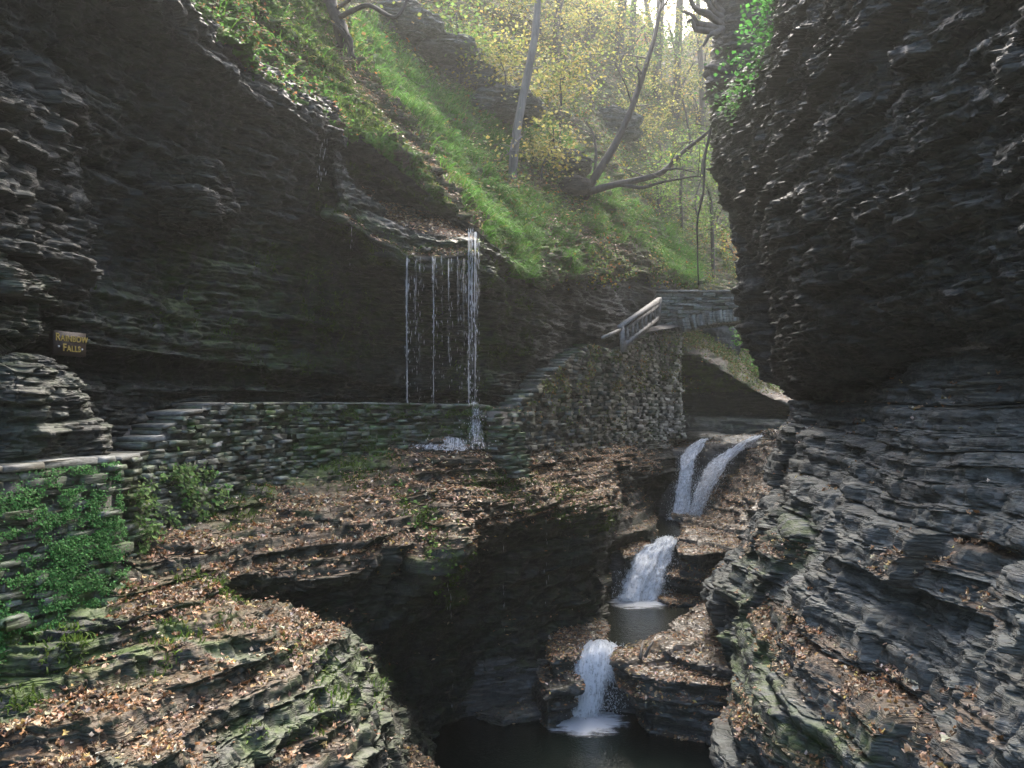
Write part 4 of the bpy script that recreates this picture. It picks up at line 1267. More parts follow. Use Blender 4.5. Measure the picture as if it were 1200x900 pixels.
def clump(P, sc, lo, hi, off=0.):
    return smooth(fbm(P / sc + off, 3), lo, hi)


lr = np.random.default_rng(101)
LP_, LN_ = [], []
inview = lambda u, v: ((u > -60) & (u < 1260) & (v > -60) & (v < 960))
tread = lambda N, a=.45, b=.85: smooth(N[:, 2], a, b)
for nm, den, cap, f in [
    ('left_bank', 700, 52000, lambda c, N, u, v, a: np.where(u < 330, tread(N, .5, .85), tread(N, .3, .75)) * inview(u, v) * (v > 515) * (c[:, 2] > -4.6) * np.clip(a['litter'] * (.15 + clump(c, .45, -.2, .2)) + .10 * clump(c, .4, .05, .3), 0, 1.3)),
    ('right_bank', 600, 24000, lambda c, N, u, v, a: tread(N, .35, .8) * inview(u, v) * np.clip(a['litter'] * (.1 + clump(c, .4, -.2, .2)) + .06 * clump(c, .4, .1, .3), 0, 1.3)),
    ('lower_bench', 500, 5000, lambda c, N, u, v, a: tread(N) * (.2 + clump(c, .5, -.2, .2))),
    ('upper_ledges', 420, 6000, lambda c, N, u, v, a: tread(N) * (.3 + clump(c, .5, -.2, .2))),
    ('stream_bed', 200, 2500, lambda c, N, u, v, a: tread(N) * (c[:, 2] > -1.9) * (c[:, 1] < 29)),
    ('gorge_head', 120, 3500, lambda c, N, u, v, a: tread(N, .3, .7) * (.2 + clump(c, .9, -.2, .2)) * (v < 470)),
    ('rock_shelf', 700, 6500, lambda c, N, u, v, a: tread(N, .2, .5) * a['litter'] * (u > 400)),
    ('hillside', 130, 30000, lambda c, N, u, v, a: inview(u, v) * np.clip(tread(N, .05, .5) * a['litter'] * (.25 + clump(c, .9, -.2, .25)), 0, 1) * np.clip(30 / c[:, 1], .4, 1.6)),
    ('path', 60, 700, lambda c, N, u, v, a: tread(N) * inview(u, v)),
] + [('rock_ledge' if i == 0 else 'rock_ledge', 0, 0, None) for i in range(0)]:
    P, N = points(nm, den, cap, lr, f)
    LP_.append(P); LN_.append(N)
for nm in [k for k in SURF if k.startswith('rock_ledge')]:
    P, N = points(nm, 700, 3600, lr, lambda c, N, u, v, a: tread(N, .3, .7) * a['litter'] * (.3 + 1.2 * clump(c, .45, -.25, .25)))
    LP_.append(P); LN_.append(N)
P, N = np.concatenate(LP_), np.concatenate(LN_)
near = P[:, 1] < 12.5
for k, (sel, tv, tf) in enumerate(((near, LOBE_V, LOBE_F), (~near, LEAF_V, LEAF_F))):
    p, n_ = P[sel], N[sel]
    m_ = len(p)
    T, B, Nn = frames(n_ + np.array([0, 0, .6]), lr, .38)
    sz = (.034 + .055 * lr.random((m_, 1)) ** 1.6) * np.array([[1., 1., 1.]]) * (1 if k == 0 else 1.15)
    sz = sz * np.stack([np.ones(m_), lr.uniform(.6, 1., m_), lr.uniform(.3, 2.2, m_)], 1)
    jit = .10 * lr.normal(size=(m_, len(tv), 3)) if k == 0 else None
    V, Fc = scatter_mesh(tv, tf, p + Nn * .012 + np.array([0, 0, .008]) + .012 * np.abs(lr.normal(size=(m_, 1))) * Nn, T, B, Nn, sz, jit)
    col = np.repeat(palette(lr, m_, FALLEN, FW), len(tf), 0)
    tag(link('fallen_leaves', mesh_from('fallen_leaves', V, Fc, False, None, col), M_LEAF), kind='stuff')

# ---------------------------------------------------------------- grass and ground cover
gr_ = np.random.default_rng(202)
# blade: 3 segments, drooping
def blade_template():
    V = []
    for i, (x, z, w) in enumerate([(0, 0, .030), (.14, .42, .028), (.48, .62, .020), (.86, .50, .004)]):
        V += [(x, -w, z), (x, w, z)]
    return np.array(V), np.array([[0, 2, 3, 1], [2, 4, 5, 3], [4, 6, 7, 5]])


gm_ = lambda u, v: np.clip(sum(band(u, v, l, w) for l, w in GRASS), 0, 1)
P, N = points('hillside', 420, 46000, gr_, lambda c, N, u, v, a: inview(u, v) * (gm_(u, v) * (.06 + clump(c, .55, -.05, .25)) + .012 * clump(c, 1.2, .0, .3)) * np.clip(24 / c[:, 1], .3, 1.4))
m_ = len(P)
D_ = np.stack([.9 + .5 * gr_.normal(size=m_), -.8 + .5 * gr_.normal(size=m_), -.35 + .2 * gr_.normal(size=m_)], 1)
D_ /= np.linalg.norm(D_, axis=1, keepdims=True)
Up = np.tile([0., 0, 1.], (m_, 1)) + .5 * N + .2 * gr_.normal(size=(m_, 3))
Up -= (Up * D_).sum(1, keepdims=True) * D_; Up /= np.linalg.norm(Up, axis=1, keepdims=True)
tv, tf = blade_template()
V, Fc = scatter_mesh(tv, tf, P, D_, np.cross(Up, D_), Up, np.stack([gr_.uniform(.14, .42, m_)] * 3, 1) * np.array([[1., .6, 1.]]))
tag(link('grass', mesh_from('grass', V, Fc, False, None, np.repeat(palette(gr_, m_, [(.07, .19, .022), (.10, .24, .03), (.05, .13, .018), (.20, .19, .06)], [3, 2, 3, .6]) * (1 + .5 * fbm(P / .5, 3)[:, None]), 3, 0)), M_GREEN), kind='stuff')

# fine moss blades hugging the stripe and the lips
SP, SN = [], []
for nm, den, cap, f in [('hillside', 1300, 26000, lambda c, N, u, v, a: inview(u, v) * np.clip(sum(band(u, v, l, w) for l, w in MOSSY[:1]), 0, 1) * (.15 + clump(c, .5, -.2, .3)) * (1 - band(u, v, GULLY[0][0], 12))),
                        ('left_bank', 900, 26000, lambda c, N, u, v, a: inview(u, v) * smooth(a['moss'], .5, 1.1) * clump(c, .35, .0, .3) * (v > 520) * (c[:, 2] > -5)),
                        ('rock_shelf', 700, 3000, lambda c, N, u, v, a: smooth(a['moss'], .5, 1) * clump(c, .3, .0, .3)),
                        ('gorge_head', 250, 4000, lambda c, N, u, v, a: (v < 455) * (N[:, 2] > .2) * clump(c, .8, -.1, .3)),
                        ('left_cliff', 500, 6000, lambda c, N, u, v, a: inview(u, v) * smooth(a['moss'], .7, 1.1) * clump(c, .4, .1, .35))]:
    P, N = points(nm, den, cap, gr_, f); SP.append(P); SN.append(N)
P, N = np.concatenate(SP), np.concatenate(SN)
m_ = len(P)
D_ = N * .5 + gr_.normal(size=(m_, 3)) * .4 + [0, 0, -.25]; D_ /= np.linalg.norm(D_, axis=1, keepdims=True)
Up = N * .7 + [0, 0, .6] + .2 * gr_.normal(size=(m_, 3))
Up -= (Up * D_).sum(1, keepdims=True) * D_; Up /= np.maximum(np.linalg.norm(Up, axis=1, keepdims=True), 1e-6)
V, Fc = scatter_mesh(tv[:6] * [1, 2.6, 1], tf[:2], P, D_, np.cross(Up, D_), Up, gr_.uniform(.04, .11, m_))
tag(link('moss', mesh_from('moss', V, Fc, False, None, np.repeat(palette(gr_, m_, [(.07, .12, .02), (.10, .16, .03), (.05, .08, .015)], [3, 2, 2]), 2, 0)), M_GREEN), kind='stuff')

# leafy ground cover: the lip above the overhang, undergrowth on the far slopes
CP, CN, CC, CS = [], [], [], []
def cover(nm, den, cap, f, cols, wts, size, lift):
    P, N = points(nm, den, cap, gr_, f)
    k = len(P)
    CP.append(P + N * np.abs(gr_.normal(size=(k, 1))) * lift); CN.append(N); CC.append(palette(gr_, k, cols, wts, .3)); CS.append(gr_.uniform(*size, k))
lipz = lambda u, v: np.clip(band(u, v, [(215, 0), (280, 55), (330, 105), (375, 145)], 44) + band(u, v, [(280, 0), (330, 60), (385, 130)], 30), 0, 1)
cover('hillside', 420, 14000, lambda c, N, u, v, a: inview(u, v) * lipz(u, v) * (.06 + clump(c, .4, -.1, .2)) * (c[:, 1] < 19), [(.07, .17, .03), (.10, .22, .04), (.05, .11, .02), (.30, .15, .06)], [4, 3, 2, 1.6], (.03, .085), .06)
cover('hillside', 190, 60000, lambda c, N, u, v, a: inview(u, v) * (c[:, 1] > 19) * (.06 + clump(c, 1.3, .0, .25)) * np.clip(1.2 - .6 * gm_(u, v), 0, 1), [(.10, .17, .035), (.17, .20, .045), (.30, .25, .05), (.26, .12, .035), (.05, .10, .02)], [3.4, 2, 1.2, 1.3, 3], (.05, .13), .16)
cover('gorge_head', 300, 9000, lambda c, N, u, v, a: (v < 462) * (N[:, 2] > .1) * clump(c, .8, -.1, .2), [(.10, .16, .035), (.15, .15, .05), (.2, .11, .04), (.06, .09, .02)], [2, 1, 1, 2], (.05, .12), .12)
cover('left_bank', 160, 4000, lambda c, N, u, v, a: inview(u, v) * band(u, v, [(445, 540), (470, 580), (515, 640), (520, 690)], 16) * clump(c, .3, .0, .2), [(.08, .17, .03), (.12, .22, .04)], [1, 1], (.03, .08), .06)
P, N, C_, S_ = map(np.concatenate, (CP, CN, CC, CS))
T, B, Nn = frames(N * .5 + np.array([.1, -.3, .7]), gr_, .5)
V, Fc = scatter_mesh(LEAF_V * [1, 1.2, 1], LEAF_F, P, T, B, Nn, S_)
tag(link('ground_cover', mesh_from('ground_cover', V, Fc, False, None, np.repeat(C_, 4, 0)), M_GREEN), kind='stuff')

# bright small-leaved plants over the near parapet face, weeds further along the walls
def wall_greens(pts, n, r, f, size, cols, out=.10):
    A = np.array(pts, float)
    seg = np.hypot(np.diff(A[:, 0]), np.diff(A[:, 1])); S = np.concatenate([[0], np.cumsum(seg)])
    s = r.random(n) * S[-1]
    q = np.stack([np.interp(s, S, A[:, k]) for k in range(4)], -1)
    z = q[:, 2] + r.random(n) * (q[:, 3] - q[:, 2])
    a = np.stack([np.interp(np.minimum(s + .1, S[-1]), S, A[:, k]) - np.interp(np.maximum(s - .1, 0), S, A[:, k]) for k in (0, 1)], -1)
    a /= np.maximum(np.linalg.norm(a, axis=1, keepdims=True), 1e-6)
    nn = np.stack([a[:, 1], -a[:, 0], 0 * s], 1)
    P = np.stack([q[:, 0], q[:, 1], z], 1) + nn * (.10 * (q[:, 3] - z) + .03 + np.abs(r.normal(size=n)) * out * .6)[:, None]
    u, v = proj(P)
    keep = r.random(n) < f(P, u, v)
    P, nn = P[keep], nn[keep]
    k = len(P)
    T, B, Nn = frames(nn * .7 + np.array([0, 0, .7]), r, .45)
    V, Fc = scatter_mesh(LEAF_V * [1, 1.3, 1], LEAF_F, P, T, B, Nn, r.uniform(*size, k))
    return V, Fc, np.repeat(palette(r, k, cols, [1] * len(cols), .25), 4, 0)


parts_ = [wall_greens(near_pts, 190000, gr_, lambda P, u, v: inview(u, v) * np.clip(band(u, v, [(0, 660), (60, 640), (115, 610)], 85) + band(u, v, [(0, 740), (60, 700), (125, 665)], 70), 0, 1) * (.02 + clump(P * [1, 1, 2.2], .17, -.08, .14)), (.010, .028), [(.07, .20, .055), (.10, .26, .07), (.05, .14, .035)], .05),
          wall_greens(stair_pts, 26000, gr_, lambda P, u, v: np.clip(.9 * band(u, v, [(150, 610), (185, 590), (215, 560), (190, 640)], 34) + .8 * band(u, v, [(205, 545), (240, 600), (255, 570)], 22), 0, 1) * clump(P, .28, -.05, .2), (.03, .075), [(.10, .20, .05), (.16, .24, .08), (.06, .12, .03)], .16),
          wall_greens(stair_pts, 30000, gr_, lambda P, u, v: .8 * (u > 300) * clump(P * [1, 1, 2], .3, .02, .25) * smooth(u, 300, 420), (.015, .04), [(.08, .13, .02), (.05, .09, .02)], .03),
          wall_greens(ret_pts, 20000, gr_, lambda P, u, v: (.10 + .6 * (v < 460)) * clump(P, .5, .0, .25), (.03, .08), [(.10, .14, .04), (.14, .18, .05), (.2, .12, .05)], .05)]
V_, F_, C_, k = [], [], [], 0
for V, Fc, c in parts_:
    V_.append(V); F_.append(Fc + k); C_.append(c); k += len(V)
tag(link('wall_plants', mesh_from('wall_plants', np.concatenate(V_), np.concatenate(F_), False, None, np.concatenate(C_)), M_GREEN), kind='stuff')

# ---------------------------------------------------------------- trees and shrubs
HV, HU = SURF['hillside'][0], None
hu, hv = proj(HV)


def on_hill(u, v):
    d2 = (hu - u) ** 2 + (hv - v) ** 2 + (HV[:, 1] > 70) * 1e6
    k = np.argsort(d2)[:6]
    return HV[k[np.argmin(HV[k, 1])]].astype(float)


def curve(pts, n=14, wob=.0, r=None):
    P = catmull(np.array(pts, float)[:, None, :], [max(2, n // (len(pts) - 1))] * (len(pts) - 1))[:, 0]
    if wob:
        k = np.linspace(0, 1, len(P))
        P = P + wob * np.stack([vnoise(np.stack([k * 4 + r, k * 0 + i, k * 0], -1)) for i in (1, 2, 3)], -1) * (k[:, None] * (1 - .3 * k[:, None]))
    return P


def twigs(bag, base_pts, r, n, length, rad, up=.3, tips=None):
    for _ in range(n):
        i = int(len(base_pts) * r.uniform(.35, 1)) if len(base_pts) > 2 else 0
        i = min(i, len(base_pts) - 1)
        d = r.normal(size=3); d[2] = abs(d[2]) * up + up * .6; d /= np.linalg.norm(d)
        l = length * r.uniform(.4, 1)
        q = [base_pts[i], base_pts[i] + d * l * .5 + .06 * l * r.normal(size=3), base_pts[i] + d * l + [0, 0, -.05 * l] + .1 * l * r.normal(size=3)]
        c = curve(q, 8)
        bag.tube(c, np.linspace(rad, rad * .25, len(c)), 4, caps=False)
        if tips is not None:
            tips += [c[-1], c[len(c) * 2 // 3]]


def leaves_mesh(name, centers, per, spread, size, cols, wts, r, flat=.6):
    c = np.repeat(np.array(centers), per, 0)
    p = c + r.normal(size=c.shape) * np.array([spread, spread, spread * flat])
    T, B, Nn = frames(np.tile([0, -.25, .9], (len(p), 1)), r, .55)
    V, Fc = scatter_mesh(LEAF_V * [1, 1.3, 1], LEAF_F, p, T, B, Nn, r.uniform(*size, len(p)))
    shade = np.repeat(.75 + .5 * r.random((len(centers), 1)), per, 0)
    return mesh_from(name, V, Fc, False, None, np.repeat(palette(r, len(p), cols, wts, .22) * shade, 4, 0))


YEL = [(.38, .32, .08), (.42, .37, .12), (.28, .26, .06), (.17, .21, .05)]
GRN = [(.10, .18, .035), (.14, .24, .05), (.20, .26, .06)]
DGR = [(.045, .085, .03), (.06, .11, .035)]
MIX = [(.30, .28, .06), (.18, .22, .05), (.40, .30, .08), (.10, .14, .03)]
ORG = [(.42, .20, .05), (.36, .26, .07), (.30, .12, .04)]


def tree(name, stems, label, r0, seed, crown=None, group=None, bark=None, twig=(8, 1.2), cat='tree', knob=.05):
    """stems: list of (points, radius at base, radius at tip); crown: (clusters, per, spread, size, cols, wts)"""
    r = np.random.default_rng(seed)
    root = empty(name, stems[0][0][0], label, cat, group)
    bag, tips = Bag(), []
    for i, (pts, a, b) in enumerate(stems):
        c = curve(pts, 20, .12 * r0, seed + i * 3.3)
        bag.tube(c, np.linspace(a, b, len(c)), 8, knob)
        if twig[0]:
            twigs(bag, c, r, twig[0], twig[1], max(a * .22, .008), .35, tips)
    link('trunk', bag.mesh('trunk', True), bark or M_BARK, root)
    if crown:
        n, per, spread, size, cols, wts, extra = crown
        cen = [tips[k] for k in r.permutation(len(tips))[:n]] if tips else []
        cen = list(cen) + list(extra)
        link('crown', leaves_mesh('crown', cen, per, spread, size, cols, wts, r), M_GREEN, root)
    return root


b1 = on_hill(600, 206)
d1 = b1[1]
tree('slender_tree', [([b1 - [0, 0, .3], W(604, 160, d1), W(615, 95, d1 + .1), W(627, 30, d1 + .2), W(636, -40, d1 + .3), W(650, -120, d1)], .135, .08), ([W(611, 160, d1), W(600, 172, d1 - .4), W(594, 185, d1 - .5)], .03, .012)],
     'tall slender bare grey tree leaning right on the grassy slope', 1, 11, (10, 14, .3, (.07, .13), YEL, [1, 1, 1], []), twig=(6, 1.0), bark=M_PALEBARK)
b2 = on_hill(683, 227)
d2 = b2[1] - .3
tree('leaning_tree', [([b2 - [0, 0, .3], W(700, 202, d2), W(722, 165, d2), W(742, 122, d2), W(757, 80, d2 + .2), W(768, 44, d2 + .5), W(776, 0, d2 + 1)], .15, .05),
                      ([W(688, 226, d2), W(715, 217, d2 - .3), W(750, 209, d2 - .7), W(778, 200, d2 - 1), W(800, 182, d2 - 1), W(828, 158, d2 - 1.2), W(846, 140, d2 - 1.2)], .125, .04),
                      ([W(720, 216, d2 - .3), W(750, 219, d2 - .8), W(785, 214, d2 - 1.2), W(822, 207, d2 - 1.6)], .07, .02),
                      ([W(694, 216, d2), W(699, 185, d2 + .2), W(692, 150, d2 + .3), W(684, 142, d2 + .3)], .06, .02),
                      ([W(748, 100, d2), W(749, 88, d2 - .1), W(748, 82, d2 - .1)], .05, .03), ([W(776, 201, d2 - 1), W(790, 198, d2 - 1.3), W(812, 200, d2 - 1.5)], .05, .015)],
     'leaning many-stemmed bare tree with long limbs reaching over the gorge', 1.2, 12, (14, 16, .35, (.07, .13), [(.3, .3, .06), (.2, .28, .06)], [1, 1], []), twig=(5, 1.6))
b4 = on_hill(405, 62)
tree('dark_tree', [([b4 - [0, 0, .2], W(398, 30, b4[1] - .3), W(388, 0, b4[1] - .3), W(384, -60, b4[1])], .15, .11), ([W(398, 20, b4[1] - .4), W(430, 6, b4[1] - .9), W(462, 22, b4[1] - 1.2), W(478, -5, b4[1] - 1.2)], .06, .03),
                   ([W(400, 28, b4[1] - .5), W(408, 45, b4[1] - .7), W(416, 66, b4[1] - .7)], .12, .03), ([W(392, 12, b4[1] - .3), W(415, -8, b4[1] - .8), W(440, -30, b4[1] - 1)], .05, .02)],
     'dark tree base with spreading bare limbs at the top of the mossy slope', .8, 13, (10, 20, .3, (.07, .14), [(.2, .14, .05), (.16, .2, .05)], [1, 1], []), twig=(4, 1.0), bark=M_ROT)

# trunks and crowns of the wood up the gorge
WOOD = [  # base u, v, depth, top u, v, radius, crown centres (u, v, spread m), colours, label
    (655, 150, 36, 662, -120, .20, [(640, 70, 2.0), (690, 40, 1.8), (610, 50, 1.6)], YEL, 'thin tree with sparse yellow leaves just right of the slender bare tree'),
    (690, 170, 40, 700, -140, .18, [(700, 10, 1.8), (680, 40, 1.6)], MIX, 'thin straight tree with mixed yellow and green leaves above the leaning tree'),
    (712, 190, 44, 738, -150, .34, [(735, 20, 2.2), (715, 60, 2.0), (750, 45, 1.8)], DGR, 'thick brown tree with dark green crown leaning right behind the leaning tree'),
    (728, 200, 47, 752, -160, .26, [(745, 70, 2.2), (725, 95, 1.6)], GRN, 'green-leaved tree beside the thick brown tree'),
    (765, 230, 50, 772, -170, .36, [(765, 25, 2.4), (780, 75, 2.0), (760, 105, 1.8)], YEL, 'tall tree with a glowing golden crown in the middle of the wood'),
    (790, 235, 52, 798, -160, .34, [(800, 55, 2.2), (785, 100, 2.0)], DGR, 'tall dark trunk with grey-green foliage right of the golden tree'),
    (762, 200, 58, 760, -100, .26, [(757, -10, 2.6), (740, 20, 2.4)], ORG, 'orange-leaved tree far up in the wood'),
    (818, 250, 54, 826, -140, .24, [(822, 70, 2.4), (812, 120, 2.2), (832, 110, 2.0)], MIX, 'pale yellow-green tree beside the dark column of rock'),
    (735, 215, 39, 748, 60, .10, [(748, 130, 1.3), (765, 125, 1.4), (735, 150, 1.0)], YEL, 'low golden young tree under the taller trunks'),
    (800, 260, 37, 803, 120, .09, [(800, 190, 1.5), (785, 205, 1.2), (815, 175, 1.3)], GRN, 'bright green sapling behind the reaching limbs'),
    (836, 290, 36, 836, 150, .09, [(835, 205, 1.3), (838, 245, 1.2), (826, 270, 1.1)], GRN, 'pale green sapling close against the right cliff'),
    (775, 250, 35, 772, 170, .07, [(775, 225, 1.0), (762, 235, .9)], GRN, 'small fresh green sapling below the reaching limbs'),
    (822, 310, 40, 826, 200, .08, [(822, 285, 1.1), (840, 300, 1.0)], MIX, 'low yellow-green bush above the bridge'),
    (850, 330, 42, 850, 240, .08, [(855, 315, 1.0), (850, 290, 1.0)], ORG, 'low orange bush above the right end of the bridge'),
    (630, 120, 34, 640, -60, .12, [(600, 20, 1.7), (628, 20, 1.4), (560, 10, 1.4)], MIX, 'yellow-green tree at the top of the slope left of the slender bare tree'),
    (585, 150, 25.5, 580, 60, .05, [(578, 80, .8), (590, 60, .7), (570, 100, .6)], YEL, 'small yellow-leaved sapling left of the slender bare tree'),
    (655, 170, 28.5, 660, 70, .05, [(660, 90, .8), (650, 110, .7), (668, 75, .6)], MIX, 'small olive sapling between the slender bare tree and the leaning tree'),
    (535, 105, 25.5, 528, 20, .05, [(526, 35, .8), (540, 55, .7)], GRN, 'small green sapling on the slope above the grass band'),
    (640, 215, 25.5, 645, 150, .04, [(645, 165, .6), (636, 180, .5)], YEL, 'little yellow sapling beside the rotten stump'),
    (520, 50, 30, 525, -120, .14, [(500, -10, 1.4), (540, 5, 1.3), (470, -20, 1.3)], MIX, 'olive-leaved tree at the top edge of the mossy slope'),
    (840, 250, 62, 846, -120, .3, [(850, 40, 2.6), (830, 10, 2.6), (845, 90, 2.4)], MIX, 'pale hazy tree farthest up the gorge beside the rock column'),
    (705, 120, 60, 712, -160, .3, [(700, -10, 2.6), (680, -30, 2.4), (720, 20, 2.4)], GRN, 'hazy green tree far up behind the thick brown tree'),
]
for i, (bu, bv, d, tu, tv_, rr, cs_, cols, lab) in enumerate(WOOD):
    r = np.random.default_rng(400 + i)
    b_, t_ = W(bu, bv, d), W(tu, tv_, d)
    stems = [([b_ - [0, 0, 1.6], b_ + (t_ - b_) * .35 + .25 * r.normal(size=3), b_ + (t_ - b_) * .7 + .25 * r.normal(size=3), t_], rr, rr * .35)]
    extra = []
    cs_ = list(cs_) + [(cu_ + 22 * r.normal(), cv_ - 30 + 25 * r.normal(), sp) for cu_, cv_, sp in cs_[:2]] if rr > .11 else cs_
    for (cu_, cv_, sp) in cs_:
        c0 = W(cu_, cv_, d)
        k = 13
        pts = c0 + r.normal(size=(k, 3)) * np.array([sp * .75, sp * .9, sp * .55])
        extra += list(pts)
        m0 = b_ + (t_ - b_) * np.clip((c0[2] - b_[2]) / (t_[2] - b_[2]) - .12, .1, .95)
        stems.append(([m0, (m0 + c0) / 2 + [0, 0, .15 * sp], c0], rr * .35, .02))
    tree('sapling' if rr < .11 else 'forest_tree', stems, lab, 1.5, 500 + i, (0, 46, .36 if rr > .11 else .28, (.10, .19) if d > 45 else (.07, .15), cols, [1] * len(cols), extra), 'trees in the wood up the gorge', twig=(3, 1.4 if rr > .11 else .6))

def shrub(name, base, centers, label, seed, cols, per=40, spread=.13, size=(.05, .11)):
    r = np.random.default_rng(seed)
    root = empty(name, base, label, 'shrub')
    g = Bag()
    for c in centers:
        q = curve([np.array(base) + .08 * r.normal(size=3), (np.array(base) + c) / 2 + .1 * r.normal(size=3) + [0, 0, .1], np.array(c)], 8)
        g.tube(q, np.linspace(.018, .005, len(q)), 4, caps=False)
    link('stems', g.mesh('stems', True), M_BARK, root)
    link('foliage', leaves_mesh('foliage', centers, per, spread, size, cols, [1] * len(cols), r), M_GREEN, root)


r = np.random.default_rng(61)
BGR = [(.06, .20, .04), (.09, .27, .05), (.05, .14, .03)]
cen = [W(u, v, 14.0 - .3 * r.random()) + .1 * r.normal(size=3) for u, v in [(885, 20), (900, 10), (915, 15), (930, 5), (890, 40), (905, 38), (920, 35), (882, 60), (898, 58), (912, 52), (890, 78), (903, 70), (880, 35), (925, -10), (905, -15), (940, -20), (888, 0), (895, 88), (880, 88)]]
shrub('leafy_shrub', W(925, 50, 14.4), cen, 'vivid green leafy shrub growing from the top edge of the right cliff', 62, BGR, 60, .16)
cen = [W(u, v, 15.6 - .3 * r.random()) + .1 * r.normal(size=3) for u, v in [(868, 98), (860, 106), (852, 112), (872, 112), (862, 120), (850, 124), (875, 126), (845, 118), (868, 134), (856, 132)]]
shrub('leafy_shrub', W(880, 112, 15.9), cen, 'small pale green shrub spilling over the corner of the right cliff', 63, [(.08, .18, .05), (.12, .22, .07)], 26, .16)
cen = [W(u, v, 35 + r.normal() * .3) for u, v in [(872, 388), (875, 400), (880, 390), (912, 440), (890, 385), (885, 392), (893, 400), (888, 412), (898, 418), (880, 402), (902, 405), (895, 430), (884, 425), (905, 430)]]
shrub('leafy_shrub', W(895, 440, 36.3), cen, 'bright green bush seen under the right end of the bridge arch', 64, [(.10, .24, .05), (.14, .28, .06)], 90, .3, (.08, .16))

# dead limb hanging down over the gorge, roots on the dark column, old stump
hb = empty('hanging_branch', W(826, 150, 19.5), 'thin dead limb hanging down beside the right cliff', 'branch')
g = Bag(); g.tube(curve([W(836, 138, 19.6), W(826, 185, 19.4), W(824, 225, 19.3), W(816, 262, 19.2), (W(815, 300, 19.2)), W(817, 332, 19.2)], 24, .1, 3), np.linspace(.035, .014, 21), 5, .1)
g.tube(curve([W(824, 225, 19.3), W(818, 240, 19.1), W(812, 246, 19.0)], 6), np.linspace(.015, .006, 7), 4)
link('limb', g.mesh('limb', True), M_BARK, hb)
rt = empty('root_mass', W(838, 30, 23.5), 'bare black roots sticking out from the top of the dark rock column', 'roots')
g = Bag(); r = np.random.default_rng(9)
for (a, b_, c) in [((846, 36), (820, 30), (800, 16)), ((846, 30), (826, 14), (806, 2)), ((846, 22), (832, 6), (826, -14)), ((846, 38), (815, 36), (806, 20)), ((846, 25), (815, 14), (801, -8)), ((846, 15), (838, 0), (842, -20)), ((848, 84), (836, 80), (824, 75)), ((846, 34), (830, 40), (827, 58))]:
    q = curve([W(*a, 23.8), W(*b_, 23.4), W(*c, 23.3)], 10, .2, a[1])
    g.tube(q, np.linspace(.12, .03, len(q)), 6, .1)
link('roots', g.mesh('roots', True), M_BARK, rt)
outcrop('old_stump', tuple(on_hill(672, 222) + [0, -.2, .1]), (.5, .35, .28), M_ROT, 15, amp=.3)
for (u, v, rx, rz, sd) in ((508, 62, 1.3, .32, 21), (545, 90, 1.0, .30, 22), (590, 128, 1.2, .35, 23), (470, 30, 1.2, .4, 24), (655, 190, .9, .35, 25), (715, 150, 1.4, .7, 27)):
    outcrop('slope_outcrop', tuple(on_hill(u, v) + [0, -.1, 0]), (rx, .8, rz), M_BANK, sd, .35, amp=.8)
bpy.data.objects['old_stump']['kind'] = 'thing'
tag(bpy.data.objects['old_stump'], 'dark rotten stump at the foot of the leaning tree', 'stump')
# drift sticks on the leafy ledge
st = empty('driftwood', WZ(756, 770, -4.55), 'two short sticks lying in leaves beside the lowest waterfall', 'driftwood')
for k, (a, b_) in enumerate((((750, 772), (757, 748)), ((756, 770), (775, 762)))):
    g = Bag(); p, q = WZ(*a, -4.55), WZ(*a, -4.55) + (WZ(*b_, -4.5) - WZ(*a, -4.55)) * .5
    q[2] = -4.40 + .1 * k
    g.tube([p, (p + q) / 2 + [0, 0, .03], q], [.03, .026, .02], 6, .1)
    link('stick', g.mesh('stick', True), M_PALEBARK, st)

# far slope that closes the gorge
far = [[(300, -200, 70), (560, -120, 75), (720, 10, 82), (800, 45, 86), (880, 0, 82), (1050, -150, 70)],
       [(300, 100, 55), (560, 120, 62), (720, 160, 70), (800, 180, 72), (880, 170, 70), (1050, 120, 58)],
       [(300, 350, 48), (560, 340, 52), (720, 330, 56), (800, 330, 57), (880, 335, 55), (1050, 330, 50)],
       [(300, 520, 46), (560, 500, 48), (720, 500, 50), (800, 500, 50), (880, 500, 49), (1050, 500, 46)]]
rock('far_hillside', far, M_FAR, 3.5, amp=1.3, big=2.0, moss=lambda u, v, P: .5 + 0 * u, litter=lambda u, v, P: .8 + 0 * u)
P, N = points('far_hillside', 22, 24000, gr_, lambda c, N, u, v, a: (u > 500) & (u < 960) & (v > -80) & (v < 470))
k = len(P)
T, B, Nn = frames(N * .4 + np.array([0, -.3, .8]), gr_, .5)
V, Fc = scatter_mesh(LEAF_V * [1, 1.3, 1], LEAF_F, P + N * np.abs(gr_.normal(size=(k, 1))) * 1.2, T, B, Nn, gr_.uniform(.15, .32, k))
tag(link('undergrowth', mesh_from('undergrowth', V, Fc, False, None, np.repeat(palette(gr_, k, [(.3, .26, .07), (.36, .2, .06), (.14, .2, .05), (.2, .24, .06)], [2, 1.6, 2, 2], .3), 4, 0)), M_GREEN), kind='stuff')

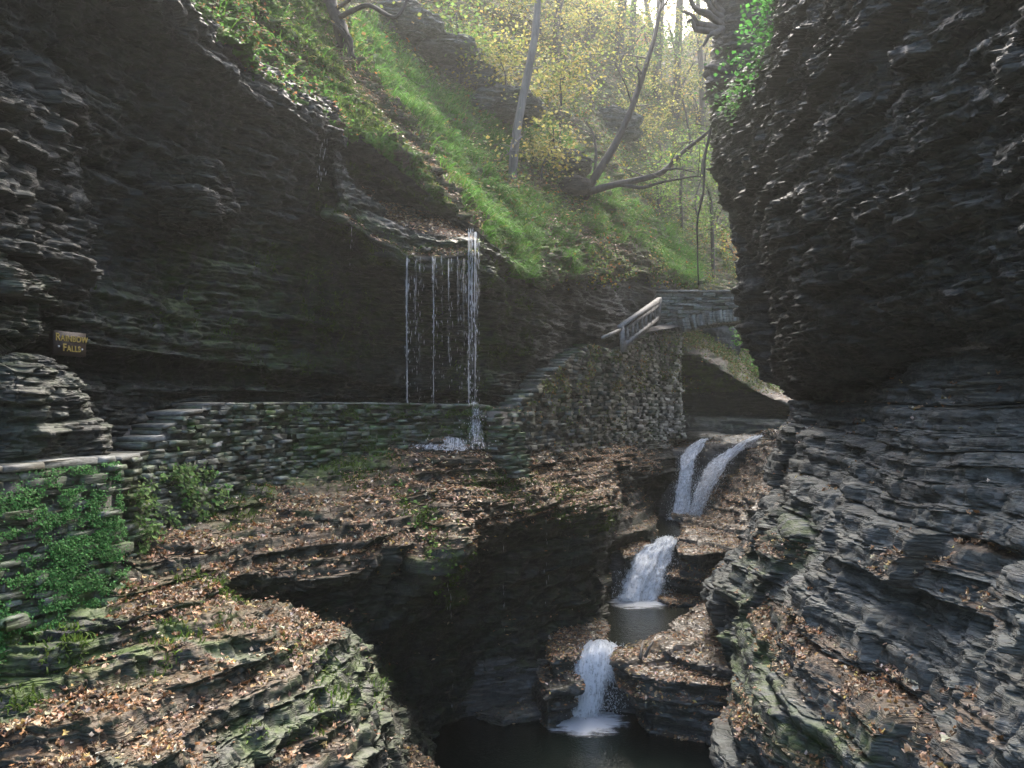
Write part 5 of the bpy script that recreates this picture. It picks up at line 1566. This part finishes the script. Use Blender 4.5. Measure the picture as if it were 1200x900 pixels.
# ---------------------------------------------------------------- misty air
HAZE = .0014
if HAZE:
    g = Bag(); g.box((5, 50, 22), 150, 130, 64)
    m, nt, out = new_mat('haze')
    pv = nt.nodes.new('ShaderNodeVolumePrincipled')
    pv.inputs['Color'].default_value = (.93, .95, .93, 1)
    pv.inputs['Density'].default_value = HAZE
    pv.inputs['Anisotropy'].default_value = .8
    nt.links.new(pv.outputs[0], out.inputs['Volume'])
    tag(link('haze', g.mesh('haze'), m), kind='stuff')
EXPOSURE = 2.9


# ---------------------------------------------------------------- camera, light, air
cam = bpy.data.cameras.new('camera')
cam.sensor_width = 36
cam.lens = F / 1200 * 36
cam.shift_y = (V0 - 450) / 1200
cam.clip_start, cam.clip_end = .1, 1000
co = bpy.data.objects.new('camera', cam)
co.rotation_euler = (math.pi / 2, 0, 0)
COL.objects.link(co)
scene.camera = co

SUN_EL, SUN_AZ = math.radians(48), math.radians(9)   # azimuth from +Y towards +X
world = bpy.data.worlds.new('World')
scene.world = world
world.use_nodes = True
wn = world.node_tree
bg = wn.nodes['Background']
sky = wn.nodes.new('ShaderNodeTexSky')
sky.sky_type = 'NISHITA'
sky.sun_disc = False
sky.sun_elevation = SUN_EL
sky.sun_rotation = SUN_AZ
sky.air_density, sky.dust_density, sky.ozone_density = 1.0, 6.0, 1.0
wn.links.new(sky.outputs[0], bg.inputs[0])
bg.inputs[1].default_value = .15
sl = bpy.data.lights.new('sun', 'SUN')
sl.energy, sl.angle, sl.color = 1.4, math.radians(30), (1., .95, .86)
so = bpy.data.objects.new('sun', sl)
so.rotation_euler = (math.pi / 2 - SUN_EL, 0, math.pi - SUN_AZ)
COL.objects.link(so)

scene.view_settings.view_transform = 'Standard'
scene.view_settings.look = 'None'
scene.view_settings.exposure = EXPOSURE
scene.view_settings.gamma = 1
scene.cycles.use_denoising = True
scene.cycles.max_bounces = 5
scene.cycles.adaptive_threshold = .004
scene.cycles.sample_clamp_indirect = .25
scene.cycles.sample_clamp_direct = .5
scene.cycles.diffuse_bounces = 3
scene.cycles.transparent_max_bounces = 14
scene.cycles.volume_bounces = 0
